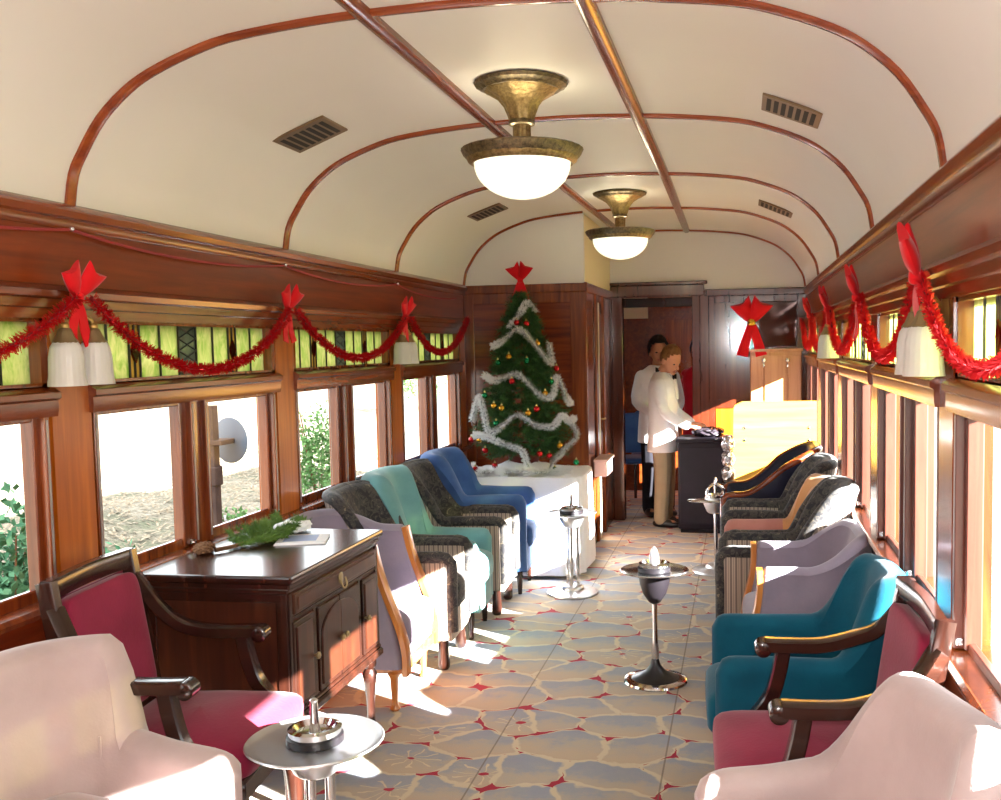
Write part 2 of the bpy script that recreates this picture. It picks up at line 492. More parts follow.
M['log'] = fabric('weathered_log', (130, 124, 122), (160, 154, 150), 30, sheen=0)
M['postm'] = fabric('rusty_post', (66, 50, 46), (90, 70, 62), 30, sheen=0)
M['disc'] = plain('grey_disc_paint', (84, 92, 106), 0.5)

# ------------------------------------------------------------------ the setting
W = 2.7
PIL = [2.91 + 1.535 * k for k in range(-3, 5)]       # window pillars along both sides
PH = 0.095
Y0, Y4, Y5 = -1.72, 7.58, 9.12
ZSL, ZR0, ZR1, ZT0, ZT1, ZM1, ZC0, ZC = 0.86, 1.43, 1.5, 1.52, 1.735, 1.84, 2.02, 2.09

ZSR = 0.79
def zs(side): return ZSL if side == 'left' else ZSR
bm = B(); bx(bm, -0.1, W + 0.1, Y0 - 0.1, 13.2, -0.06, 0.0)
struct('floor', bm, M['carpet'], smooth=False)

def wall(side):
    bm = B(); ZS = zs(side)
    def P(x0, x1, *r, **k):
        if side == 'left': bx(bm, -x1, -x0, *r, **k)
        else: bx(bm, W + x0, W + x1, *r, **k)
    yend = Y5 + 0.1
    P(0, 0.1, Y0, yend, 0, ZS - 0.03, mi=0)                        # below the sill
    P(0, 0.1, Y0, yend, ZM1 - 0.03, ZC + 0.05, mi=0)               # frieze
    P(0.0, 0.1, Y0, yend, ZR0, ZT0 + 0.005, mi=0)                  # between window and transom
    for p in PIL:
        P(-0.005, 0.1, p - PH, p + PH, ZS - 0.03, ZM1 - 0.04, mi=1)
    P(0, 0.1, PIL[-1] + PH, yend, ZS - 0.03, ZM1, mi=1)
    # raised fielded panels below the sill
    for a, c in zip(PIL[:-1], PIL[1:]):
        for k in range(2):
            y0 = a + 0.1 + k * 0.7; P(-0.012, 0.0, y0, y0 + 0.6, 0.2, 0.72, bev=0.006, mi=0)
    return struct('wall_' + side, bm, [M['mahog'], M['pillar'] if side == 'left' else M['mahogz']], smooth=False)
wall('left'); wall('right')

tn = [0]
def trim(bm, mat, smooth=True):
    tn[0] += 1
    return struct('trim_%d' % tn[0], bm, mat, smooth=smooth)

def side_trim(side, prof, y0, y1, mat):
    """profile of (out, z) points run along the car"""
    bm = B()
    pts = [((o if side == 'left' else W - o), z) for o, z in prof]
    extrude_poly(bm, pts, 'y', y0, y1)
    return trim(bm, mat)
for side in ('left', 'right'):
    ZS = zs(side)
    ye = Y4 if side == 'left' else Y5
    # cornice under the ceiling
    side_trim(side, [(-0.02, ZC0), (0.012, ZC0), (0.02, ZC0 + 0.012), (0.02, ZC0 + 0.03), (0.034, ZC0 + 0.036), (0.042, ZC0 + 0.055), (0.03, ZC + 0.0), (0.012, ZC + 0.012), (-0.02, ZC + 0.012)], Y0, ye, M['trim'])
    # stepped moulding over the transoms
    side_trim(side, [(-0.02, ZT1), (0.016, ZT1), (0.018, ZT1 + 0.03), (0.03, ZT1 + 0.034), (0.032, ZT1 + 0.06), (0.05, ZT1 + 0.066), (0.054, ZT1 + 0.085), (0.03, ZM1), (-0.02, ZM1)], Y0, ye, M['trim'])
    # sill
    side_trim(side, [(-0.1, ZS - 0.035), (0.035, ZS - 0.035), (0.04, ZS - 0.02), (0.03, ZS - 0.006), (-0.1, ZS)], Y0, ye, M['mahogz'])
    # rail between windows and transoms, broken at each pillar
    bm = B()
    for a, c in zip(PIL[:-1], PIL[1:]):
        if a > ye - 0.3: continue
        y0, y1 = a + 0.085, min(c - 0.085, ye)
        s = (lambda o: o) if side == 'left' else (lambda o: W - o)
        pts = [(-0.03, ZR0), (0.018, ZR0), (0.022, ZR0 + 0.02), (0.022, ZR0 + 0.05), (0.034, ZR0 + 0.058), (0.034, ZR0 + 0.075), (0.01, ZT0), (-0.03, ZT0)]
        extrude_poly(bm, [(s(o), z) for o, z in pts], 'y', y0, y1)
    trim(bm, M['trim'])

# ceiling: an elliptical-cornered arch
HALF = [(0.0, 2.085), (0.02, 2.195), (0.06, 2.272), (0.128, 2.37), (0.22, 2.452), (0.31, 2.505), (0.446, 2.558), (0.58, 2.594), (0.81, 2.622), (1.03, 2.637), (1.35, 2.646)]
ARCH = HALF + [(W - x, z) for x, z in HALF[-2::-1]]
ARCH = [(p.x, p.y) for p in catmull([(x, z, 0) for x, z in ARCH], 3)]
def arch_z(x):
    for (a, za), (c, zc) in zip(ARCH[:-1], ARCH[1:]):
        if a <= x <= c: return za + (zc - za) * (x - a) / max(c - a, 1e-6)
    return 2.085
bm = B()
outer = [(x, z + 0.06) for x, z in ARCH]
poly = [(-0.1, 2.085)] + ARCH + [(W + 0.1, 2.085), (W + 0.1, 2.2)] + outer[::-1] + [(-0.1, 2.2)]
# built as a shell so it stays smooth
rin = [[(x, y, z) for x, z in ARCH] for y in (Y0 - 0.1, Y5 + 0.1)]
rout = [[(x * 1.08 - 0.108, y, z + 0.08) for x, z in ARCH] for y in (Y0 - 0.1, Y5 + 0.1)]
ring_surface(bm, rin, closed=False); ring_surface(bm, rout, closed=False)
struct('ceiling', bm, M['ceil'], auto=60)

def hoop(y, x0=0.0, x1=W, w=0.022, d=0.016):
    bm = B()
    pts = [(x, z) for x, z in ARCH if x0 - 1e-6 <= x <= x1 + 1e-6]
    rings = []
    for i, (x, z) in enumerate(pts):
        a = Vector(pts[max(i - 1, 0)]); c = Vector(pts[min(i + 1, len(pts) - 1)])
        t = (c - a).normalized(); n = Vector((t.y, -t.x))
        o = (x + n.x * d, z + n.y * d); o2 = (x + n.x * d * 0.6, z + n.y * d * 0.6)
        rings.append([(x, y - w, z), (o2[0], y - w, o2[1]), (o[0], y - w * 0.5, o[1]), (o[0], y + w * 0.5, o[1]), (o2[0], y + w, o2[1]), (x, y + w, z)])
    ring_surface(bm, rings)
    return trim(bm, M['hoop'])
for y in (-0.13, 1.41, 2.95, 4.49, 6.03): hoop(y)
hoop(7.57, 0.95, W)
hoop(7.565, 0.0, 0.95, w=0.014); hoop(9.105, 0.95, W, w=0.014)
for s in (-1, 1):
    bm = B()
    rings = []
    for y in [Y0 + (Y5 - Y0) * i / 20 for i in range(21)]:
        off = 0.335 if y < 6 else 0.335 - (y - 6) * 0.012
        x = 1.35 + s * off; z = arch_z(x)
        rings.append([(x - 0.03, y, z + 0.004), (x - 0.027, y, z - 0.016), (x - 0.012, y, z - 0.027), (x + 0.012, y, z - 0.027), (x + 0.027, y, z - 0.016), (x + 0.03, y, z + 0.004)])
    ring_surface(bm, rings)
    trim(bm, M['trim'])

# back end of the saloon, behind the photographer
bm = B(); bx(bm, -0.1, W + 0.1, Y0 - 0.1, Y0, 0, 2.75)
struct('wall_back', bm, M['mahog'], smooth=False)

# windows: one per bay on either side
wn = [0]
def window(side, y0, y1):
    wn[0] += 1
    e = bpy.data.objects.new('window_%d' % wn[0], None); COL.objects.link(e); e['kind'] = 'structure'
    X = (lambda o: -o) if side == 'left' else (lambda o: W + o)
    def P(bm, o0, o1, a, c, z0, z1, **k): bx(bm, min(X(o0), X(o1)), max(X(o0), X(o1)), a, c, z0, z1, **k)
    ym = (y0 + y1) / 2; ZS = zs(side)
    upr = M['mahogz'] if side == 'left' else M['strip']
    bm = B()
    P(bm, 0.015, 0.1, ym - 0.05, ym + 0.05, ZS - 0.01, ZR0 + 0.01, bev=0.005)
    obj('mullion', bm, upr, e, smooth=False)
    bm = B()
    for y in (y0 + 0.026, ym - 0.052, ym + 0.052, y1 - 0.026):
        P(bm, -0.004, 0.05, y - 0.012, y + 0.012, ZS, ZR0, bev=0.002)
    obj('sash_channel', bm, upr, e, smooth=False)
    bm = B()
    for y in (y0 + 0.026, ym - 0.052, ym + 0.052, y1 - 0.026):
        P(bm, -0.0055, -0.004, y - 0.005, y + 0.005, ZS + 0.02, ZR0 - 0.01)
    obj('channel_strip', bm, M['chan'], e, smooth=False)
    for a, c in ((y0 + 0.0, ym - 0.05), (ym + 0.05, y1 - 0.0)):
        bm = B()
        st = 0.06
        P(bm, 0.02, 0.065, a, a + st, ZS, ZR0, bev=0.004); P(bm, 0.02, 0.065, c - st, c, ZS, ZR0, bev=0.004)
        P(bm, 0.03, 0.052, a, c, ZS - 0.02, ZS + (0.035 if side == 'left' else 0.02), bev=0.004); P(bm, 0.022, 0.063, a, c, ZR0 - 0.015, ZR0 + 0.01, bev=0.004)
        fr = obj('sash_frame', bm, upr, e, smooth=False)
        bm = B(); P(bm, 0.04, 0.044, a + st - 0.006, c - st + 0.006, ZS + 0.015, ZR0 - 0.01)
        obj('pane', bm, M['glass'], fr, smooth=False)
        bm = B(); yk = c - 0.03
        P(bm, 0.0, 0.02, yk - 0.02, yk + 0.02, ZS + 0.01, ZS + 0.03, bev=0.003); P(bm, -0.01, 0.006, yk - 0.006, yk + 0.006, ZS + 0.012, ZS + 0.024, bev=0.002)
        obj('sash_catch', bm, M['chrome'], fr, smooth=False)
    # stained glass transom
    bm = B()
    a, c = y0 + 0.02, y1 - 0.02
    P(bm, 0.0, 0.08, y0, a + 0.012, ZT0, ZT1 + 0.01); P(bm, 0.0, 0.08, c - 0.012, y1, ZT0, ZT1 + 0.01)
    P(bm, 0.0, 0.08, y0, y1, ZT0 - 0.005, ZT0 + 0.015); P(bm, 0.0, 0.08, y0, y1, ZT1 - 0.012, ZT1 + 0.01)
    tf = obj('transom_frame', bm, M['mahogz'], e, smooth=False)
    bm = B()
    a += 0.012; c -= 0.012; L = c - a; z0, z1 = ZT0 + 0.012, ZT1 - 0.01
    cuts = [0, .1, .2, .225, .25, .35, .45, .55, .65, .75, .775, .8, .9, 1.0]
    mi = [0, 0, 1, 1, 0, 0, 3, 0, 0, 1, 1, 0, 0]
    for k in range(len(mi)):
        P(bm, 0.04, 0.044, a + L * cuts[k], a + L * cuts[k + 1], z0, z1, mi=mi[k])
    for k in range(1, len(cuts) - 1):
        y = a + L * cuts[k]; P(bm, 0.034, 0.05, y - 0.0035, y + 0.0035, z0, z1, mi=2)
    zm = (z0 + z1) / 2
    for u in (.225, .775):                                           # ruby lozenges
        y = a + L * u
        extrude_poly(bm, [(y - 0.024, zm), (y, zm - 0.042), (y + 0.024, zm), (y, zm + 0.042)], 'x', X(0.03), X(0.052), mi=4)
    y = a + L * 0.5; h = L * 0.05
    for q in range(4):                                               # lattice leads over the smoky strip
        za = z0 + (z1 - z0) * q / 4; zb = z0 + (z1 - z0) * (q + 1) / 4
        for sgn in (-1, 1):
            tube(bm, [(X(0.036), y - h * sgn, za), (X(0.036), y + h * sgn, zb)], 0.003, n=5, per=1, mi=2)
    obj('stained_pane', bm, [M['sgreen'], M['sorange'], M['lead'], M['sgrey'], M['sred']], tf, smooth=False)
for a, c in zip(PIL[:-1], PIL[1:]):
    if c - PH < Y4 + 0.1: window('left', a + PH, c - PH)
    window('right', a + PH, c - PH)

# left compartment (closes off the saloon at y = 7.58) and its side wall along the corridor
def wallpoly(bm, pts, y0, y1, mi=0): extrude_poly(bm, pts, 'y', y0, y1, mi)
bm = B()
bx(bm, -0.0, 0.95, Y4, Y4 + 0.05, 0, 2.06, mi=0)
pts = [(0.0, 2.06)] + [(x, z) for x, z in ARCH if x < 0.95] + [(0.95, arch_z(0.95)), (0.95, 2.06)]
wallpoly(bm, pts, Y4 + 0.002, Y4 + 0.05, mi=1)
struct('wall_compartment', bm, [M['mahogx'], M['ceil']], smooth=False)
bm = B()
bx(bm, 0.0, 0.96, Y4 - 0.02, Y4, 2.03, 2.095, bev=0.006)
bx(bm, 0.0, 0.95, Y4 - 0.012, Y4, 1.95, 2.03, bev=0.004)
for x0, x1 in ((0.0, 0.08), (0.84, 0.955)): bx(bm, x0, x1, Y4 - 0.018, Y4, 0.0, 2.03, bev=0.004)
bx(bm, 0.08, 0.84, Y4 - 0.012, Y4, 0.0, 0.2, bev=0.004); bx(bm, 0.08, 0.84, Y4 - 0.012, Y4, 1.02, 1.1, bev=0.004)
trim(bm, M['mahogz'], False)
bm = B()
bx(bm, 0.90, 0.95, Y4 + 0.05, 8.15, 0, 2.09); bx(bm, 0.90, 0.95, 8.5, Y5, 0, 2.09); bx(bm, 0.90, 0.95, 8.15, 8.5, 1.98, 2.09)
bx(bm, 0.90, 0.95, Y4 + 0.05, Y5, 2.09, 2.62, mi=1)
bx(bm, 0.945, 0.975, Y4 - 0.02, Y5, 2.03, 2.1, bev=0.006)
for y0, y1 in ((7.56, 7.64), (8.08, 8.16), (8.5, 8.6)): bx(bm, 0.945, 0.968, y0, y1, 0, 2.03, bev=0.004)
struct('wall_corridor', bm, [M['mahogz'], M['cream']], smooth=False)
bm = B(); bx(bm, 0.3, 0.35, 8.05, 8.6, 0, 2.1); bx(bm, 0.3, 0.95, 8.6, 8.64, 0, 2.1); bx(bm, 0.3, 0.95, 8.02, 8.06, 0, 2.1)
struct('wall_cupboard', bm, M['dark'], smooth=False)
dr = bpy.data.objects.new('door_1', None); COL.objects.link(dr); dr['kind'] = 'structure'
bm = B(); bx(bm, 0.925, 0.965, 8.17, 8.26, 0.01, 1.97, bev=0.004)
obj('door_stile', bm, M['palestrip'], dr, smooth=False)
bm = B(); bx(bm, 0.93, 0.95, 8.26, 8.49, 0.01, 0.9, bev=0.004); bx(bm, 0.93, 0.95, 8.44, 8.49, 0.9, 1.97); bx(bm, 0.93, 0.95, 8.26, 8.49, 1.88, 1.97)
obj('door_leaf', bm, M['mahogz'], dr, smooth=False)
bm = B(); bx(bm, 0.938, 0.942, 8.26, 8.44, 0.9, 1.88); obj('pane', bm, M['glass'], dr, smooth=False)
bm = B(); tube(bm, [(0.95, 8.3, 1.0), (0.985, 8.3, 1.0), (0.99, 8.36, 1.0)], 0.008); obj('door_handle', bm, M['brass'], dr)

# end wall with the doorway through to the next saloon
DX0, DX1 = 1.06, 1.69
bm = B()
bx(bm, 0.95, DX0, Y5, Y5 + 0.08, 0, 2.06); bx(bm, DX1, W, Y5, Y5 + 0.08, 0, 2.06); bx(bm, DX0, DX1, Y5, Y5 + 0.08, 2.04, 2.1)
pts = [(0.95, 2.06)] + [(0.95, arch_z(0.95))] + [(x, z) for x, z in ARCH if x > 0.95] + [(W, 2.06)]
wallpoly(bm, pts, Y5 + 0.004, Y5 + 0.08, mi=1)
def _g(): pass
M['gloss'] = wood('high_gloss_mahogany', (64, 24, 13), (78, 31, 17), (92, 40, 22), 'z', rough=0.14, coat=0.8)
struct('wall_end', bm, [M['gloss'], M['ceil']], smooth=False)
bm = B()
bx(bm, 0.95, 1.8, Y5 - 0.03, Y5, 2.05, 2.15, bev=0.006); bx(bm, 0.94, 1.83, Y5 - 0.045, Y5, 2.15, 2.18, bev=0.006)
bx(bm, 1.8, W, Y5 - 0.025, Y5, 2.04, 2.1, bev=0.006)
bx(bm, DX0 - 0.1, DX0, Y5 - 0.03, Y5 + 0.1, 0, 2.05, bev=0.004)
bx(bm, DX1, DX1 + 0.07, Y5 - 0.03, Y5 + 0.1, 0, 2.05, bev=0.004); bx(bm, DX1 + 0.07, DX1 + 0.15, Y5 - 0.02, Y5, 0, 2.05, bev=0.004)
trim(bm, M['gloss'], False)
bm = B()
for x0, x1, z0, z1 in ((1.84, 1.89, 0, 2.04), (2.24, 2.28, 1.1, 2.0), (2.62, 2.7, 0, 2.04)): bx(bm, x0, x1, Y5 - 0.015, Y5, z0, z1, bev=0.003)
bx(bm, 1.89, 2.62, Y5 - 0.015, Y5, 1.98, 2.04, bev=0.003); bx(bm, 1.89, 2.62, Y5 - 0.015, Y5, 1.03, 1.11, bev=0.003)
trim(bm, M['gloss'], False)
bm = B(); bx(bm, 1.895, 2.615, Y5 - 0.008, Y5 + 0.002, 0.2, 1.03, bev=.004); trim(bm, M['pillar'], False)  # golden wood colour stands in for sunlight on the varnished lower wall
bm = B(); bx(bm, 1.77, 1.835, Y5 - 0.012, Y5 - 0.002, 0.1, 1.03, bev=.003); trim(bm, M['pillar'], False)  # narrow golden strip, the same sunlight put into the wood colour
bm = B(); bx(bm, 2.285, 2.615, Y5 - 0.008, Y5 + 0.002, 1.58, 1.98, bev=0.003)
tag(obj('wall_mirror', bm, plain('dark_mirror_glass', (70, 52, 48), 0.05, 0.6), smooth=False), 'dark reflecting glass panel set in the end wall above the wooden locker', 'mirror')

# next saloon seen through the doorway
bm = B()
bx(bm, 0.3, 0.36, Y5 + 0.08, 13.2, 0, 2.4); bx(bm, W, W + 0.06, Y5 + 0.08, 10.0, 0, 2.4); bx(bm, W, W + 0.06, 10.0, 13.2, 0, 0.8); bx(bm, W, W + 0.06, 10.0, 13.2, 1.5, 2.4)
bx(bm, 0.3, W, 13.1, 13.16, 0, 2.4)
struct('wall_beyond', bm, M['mahogz'], smooth=False)
bm = B(); bx(bm, 0.3, W + 0.06, Y5 + 0.08, 13.16, 2.4, 2.46); struct('ceiling_beyond', bm, M['ceil'], smooth=False)
bm = B()
bx(bm, 0.36, 1.12, 11.0, 11.05, 0, 1.9, mi=0); bx(bm, 0.36, 1.12, 11.0, 11.05, 1.9, 2.02, mi=1); bx(bm, 0.36, W, 11.0, 11.05, 2.02, 2.4, mi=2)
bx(bm, 1.12, 1.26, 10.98, 11.06, 0, 2.02, mi=0); bx(bm, 1.85, W, 11.0, 11.05, 0, 2.02, mi=0)
struct('wall_partition', bm, [M['trim'], M['cream'], M['dark']], smooth=False)
dr = bpy.data.objects.new('door_2', None); COL.objects.link(dr); dr['kind'] = 'structure'
bm = B()
bx(bm, 1.26, 1.3, 11.0, 11.04, 0, 2.0); bx(bm, 1.8, 1.85, 11.0, 11.04, 0, 2.0); bx(bm, 1.3, 1.8, 11.0, 11.04, 1.88, 2.0); bx(bm, 1.3, 1.8, 11.0, 11.04, 0, 0.95)
obj('door_leaf', bm, M['trim'], dr, smooth=False)
bm = B(); bx(bm, 1.3, 1.8, 11.015, 11.02, 0.95, 1.88); obj('pane', bm, M['glass'], dr, smooth=False)

# ------------------------------------------------------------------ upholstered chairs (local +X is the way the chair faces)
def shell(D, Wd, r, t, hfun, z0, s0, s1, lean=0.0, roll=0.0, ns=40, endround=0.06, sweep=0.0, tb=None, thin=None, zl=0.42):
    """part of a U-shaped padded wall; s in -1..1 runs near arm front -> back -> far arm front"""
    w = Wd / 2 - t / 2; xb = -D / 2 + t / 2; xf = D / 2
    Ls = xf - xb - r; La = r * PI / 2; Lb = 2 * (w - r)
    L = 2 * Ls + 2 * La + Lb
    def path(d):
        if d < Ls: return Vector((xf - d, -w, 0)), Vector((0, -1, 0))
        d -= Ls
        if d < La:
            a = d / r; return Vector((xb + r - r * math.sin(a), -w + r - r * math.cos(a), 0)), Vector((-math.sin(a), -math.cos(a), 0))
        d -= La
        if d < Lb: return Vector((xb, -w + r + d, 0)), Vector((-1, 0, 0))
        d -= Lb
        if d < La:
            a = d / r; return Vector((xb + r - r * math.cos(a), w - r + r * math.sin(a), 0)), Vector((-math.cos(a), math.sin(a), 0))
        d -= La
        return Vector((xb + r + d, w, 0)), Vector((0, 1, 0))
    bm = B(); uvl = bm.loops.layers.uv.new('UVMap')
    rows = []; meta = []
    for i in range(ns + 1):
        u = s0 + (s1 - s0) * i / ns
        d = (u + 1) / 2 * L; p, n = path(min(max(d, 0), L))
        H = hfun(u); back = max(0.0, min(1.0, (1 - abs(u) - 0.25) / 0.3)); back = back * back * (3 - 2 * back)
        T = t * (1 + ((tb or 1) - 1) * back)
        de = min(d, L - d)
        k = 1.0
        if de < endround:
            q = 1 - de / endround; k = math.sqrt(max(0.0, 1 - q * q))
        Tk = T * (0.35 + 0.65 * k); Hk = H - (1 - k) * T * 0.5
        tang = Vector((-n.y, n.x, 0))
        zz = []; nz = 7; R = Tk / 2 * (1 + roll)
        for j in range(nz):
            z = z0 + (Hk - R - z0) * j / (nz - 1); zz.append((-Tk / 2 - (0.012 * back if 0 < j < nz - 1 else 0), z))
        for j in range(1, 8):
            a = PI * j / 8; zz.append((-math.cos(a) * R * (1.0), Hk - R + math.sin(a) * R))
        for j in range(nz):
            z = Hk - R + (z0 - Hk + R) * j / (nz - 1); zz.append((Tk / 2, z))
        row = []
        endw = max(0.0, 1 - de / (0.55 * Ls)) if Ls > 0 else 0
        for o, z in zz:
            ll = lean * back * max(0.0, z - zl)
            q = p + n * (o + ll) + Vector((0, 0, z))
            if sweep: q.x -= sweep * endw * max(0, z - z0) ** 1.3
            row.append(bm.verts.new(q))
        rows.append(row); meta.append((d, [z for o, z in zz]))
    m = len(rows[0])
    for i in range(ns):
        for j in range(m - 1):
            f = bm.faces.new((rows[i][j], rows[i][j + 1], rows[i + 1][j + 1], rows[i + 1][j]))
            f.material_index = 0 if j < 6 else (2 if j < 14 else 1)
            for l, (ii, jj) in zip(f.loops, ((i, j), (i, j + 1), (i + 1, j + 1), (i + 1, j))):
                l[uvl].uv = (meta[ii][0], meta[ii][1][jj])
        bm.faces.new((rows[i][0], rows[i + 1][0], rows[i + 1][-1], rows[i][-1]))
    for row in (rows[0], rows[-1]):
        try: bm.faces.new(row)
        except ValueError: pass
    return bm

def hcurve(arm, back, a, b, front=None):
    """height along s: back height for |s|<a falling smoothly to arm height at |s|>b"""
    def h(u):
        v = abs(u)
        if v <= a: q = 1.0
        elif v >= b: q = 0.0
        else:
            x = (v - a) / (b - a); q = 0.5 + 0.5 * math.cos(PI * x)
        H = arm + (back - arm) * q
        if front is not None and v > b: H += (front - arm) * ((v - b) / (1 - b))
        return H
    return h

def legs(t, D, Wd, h, mat, r0=0.02, r1=0.014, kind='taper', inset=0.05):
    for sx in (1, -1):
        for sy in (1, -1):
            x, y = sx * (D / 2 - inset), sy * (Wd / 2 - inset)
            bm = B()
            if kind == 'taper':
                lathe(bm, [(r1 * 0.9, 0), (r1, 0.006), (r0, h * 0.8), (r0, h + 0.02)], (x, y, 0), 12)
            elif kind == 'turned' and sx > 0:
                lathe(bm, [(0.018, 0), (0.024, 0.01), (0.016, 0.025), (0.014, 0.04), (0.02, h * 0.75), (0.028, h * 0.82), (0.032, h * 0.87), (0.022, h * 0.92), (0.024, h), (0.024, h + 0.03)], (x, y, 0), 14)
            elif kind == 'bun':
                lathe(bm, [(0.022, 0), (0.03, 0.012), (0.032, 0.03), (0.026, h), (0.026, h + 0.02)], (x, y, 0), 14)
            else:
                tube(bm, [(x - 0.05, y, 0.0), (x - 0.015, y, h * 0.6), (x, y, h + 0.03)], [0.017, 0.02, 0.022], rect=(0.9, 0.9), per=4)
                rot_all(bm, Matrix.Identity(4))
            obj('leg', bm, mat, t)

def club_chair(label, loc, deg, group, D=0.68, Wd=0.66, r=0.16, t=0.1, arm=0.6, back=0.9, a=0.22, b=0.5, lean=0.25, roll=0.0, z0=0.16,
               mats=None, seat_mat=None, seat_z=0.45, legm='dark', legk='bun', trim_mat=None, wood_front=None, sweep=0.0, front=None, tb=1.2,
               band=None, piping=None, name='upholstered_armchair', leg_h=0.13, arm_mats=None, endround=0.06, studs=False):
    t_ = thing(name, label, 'armchair', (loc[0], loc[1], 0), math.radians(deg), group)
    h = hcurve(arm, back, a, b, front)
    j = min(b + 0.02, 0.8) if b < 0.7 else 0.52
    kw = dict(lean=lean, roll=roll, sweep=sweep, tb=tb, endround=endround)
    am = arm_mats or mats
    obj('backrest', shell(D, Wd, r, t, h, z0, -j, j, ns=44, **kw), mats, t_)
    obj('armrest', shell(D, Wd, r, t, h, z0, -1, -j, ns=16, **kw), am, t_)
    obj('armrest', shell(D, Wd, r, t, h, z0, j, 1, ns=16, **kw), am, t_)
    sm = seat_mat or mats[0]
    bm = B(); superbox(bm, (0.03, 0, seat_z - 0.085), (D / 2 + 0.0, Wd / 2 - t - 0.004, 0.085), 0.4, 0.22, 36, 14, puff=0.035)
    obj('seat_cushion', bm, sm, t_)
    bm = B(); bx(bm, -D / 2 + 0.04, D / 2 + 0.0, -Wd / 2 + t * 0.6, Wd / 2 - t * 0.6, z0 - 0.02, seat_z - 0.12, bev=0.015, seg=2)
    obj('seat_base', bm, band or mats[1], t_)
    legs(t_, D, Wd, leg_h, M[legm], kind=legk)
    return t_, h

# helper giving a tube that follows the outer top edge of a club chair (piped roll)
def edge_roll(parent, D, Wd, r, t, h, z0, lean, rad, mat, off=0.0, drop=True, drop_z=0.2, dx=0.0, name='rolled_trim', zl=0.42):
    w = Wd / 2 - t / 2; xb = -D / 2 + t / 2; xf = D / 2
    Ls = xf - xb - r; La = r * PI / 2; Lb = 2 * (w - r); L = 2 * Ls + 2 * La + Lb
    pts = []
    if drop: pts += [Vector((xf + dx, -w, drop_z)), Vector((xf + dx, -w, (drop_z + h(-1)) / 2)), Vector((xf + dx, -w, h(-1) - t * 0.7))]
    m = 48
    for i in range(m + 1):
        u = -0.93 + 1.86 * i / m; d = (u + 1) / 2 * L
        if d < Ls: p, n = Vector((xf - d, -w, 0)), Vector((0, -1, 0))
        elif d < Ls + La:
            q = (d - Ls) / r; p, n = Vector((xb + r - r * math.sin(q), -w + r - r * math.cos(q), 0)), Vector((-math.sin(q), -math.cos(q), 0))
        elif d < Ls + La + Lb: p, n = Vector((xb, -w + r + d - Ls - La, 0)), Vector((-1, 0, 0))
        elif d < Ls + 2 * La + Lb:
            q = (d - Ls - La - Lb) / r; p, n = Vector((xb + r - r * math.cos(q), w - r + r * math.sin(q), 0)), Vector((-math.cos(q), math.sin(q), 0))
        else: p, n = Vector((xb + r + d - Ls - 2 * La - Lb, w, 0)), Vector((0, 1, 0))
        back = max(0.0, min(1.0, (1 - abs(u) - 0.25) / 0.3)); back = back * back * (3 - 2 * back)
        z = h(u) - rad * 0.7
        pts.append(p + n * (off + lean * back * max(0, z - zl)) + Vector((0, 0, z)))
    if drop: pts += [Vector((xf + dx, w, h(1) - t * 0.7)), Vector((xf + dx, w, (drop_z + h(1)) / 2)), Vector((xf + dx, w, drop_z))]
    bm = B(); tube(bm, pts, rad, n=10, per=2)
    return obj(name, bm, mat, parent)

def floral_chair(label, loc, deg, group):
    mats = [M['floral'], M['stripe'], M['floral']]
    am = [M['stripe'], M['stripe'], M['floral']]
    kw = dict(D=0.58, Wd=0.47, r=0.13, t=0.075)
    e, h = club_chair(label, loc, deg, group, arm=0.6, back=0.9, a=0.24, b=0.5, lean=0.2, mats=mats, arm_mats=am, seat_mat=M['floral'], legm='dark', legk='bun', **kw)
    edge_roll(e, kw['D'], kw['Wd'], kw['r'], kw['t'], h, 0.16, 0.2, 0.032, M['floral'], off=0.02)
    if 0: edge_roll(e, kw['D'], kw['Wd'] - 0.1, kw['r'] - 0.03, kw['t'], hcurve(0.585, 0.87, .24, .5), 0.16, 0.28, 0.018, M['floral'], off=0.0, drop=False, name='inner_piping')
    return e

def pink_chair(label, loc, deg, group, a=.38, b=.5, back=.85, D=.6):
    p = M['pinkf']
    e, h = club_chair(label, loc, deg, group, D=D, Wd=0.62, r=0.16, t=0.1, arm=0.6, back=back, a=a, b=b, lean=0.14, roll=0.12, mats=[p, p, p], seat_z=0.46, legm='dark', legk='taper', tb=1.0, endround=0.09)
    # seam where the arms meet the back
    for sy in (-1, 1):
        bm = B(); tube(bm, [(-0.12, sy * 0.212, 0.44), (-0.125, sy * 0.212, 0.52), (-0.13, sy * 0.214, 0.6)], 0.004, n=6)
        obj('seam_piping', bm, p, e)
    return e

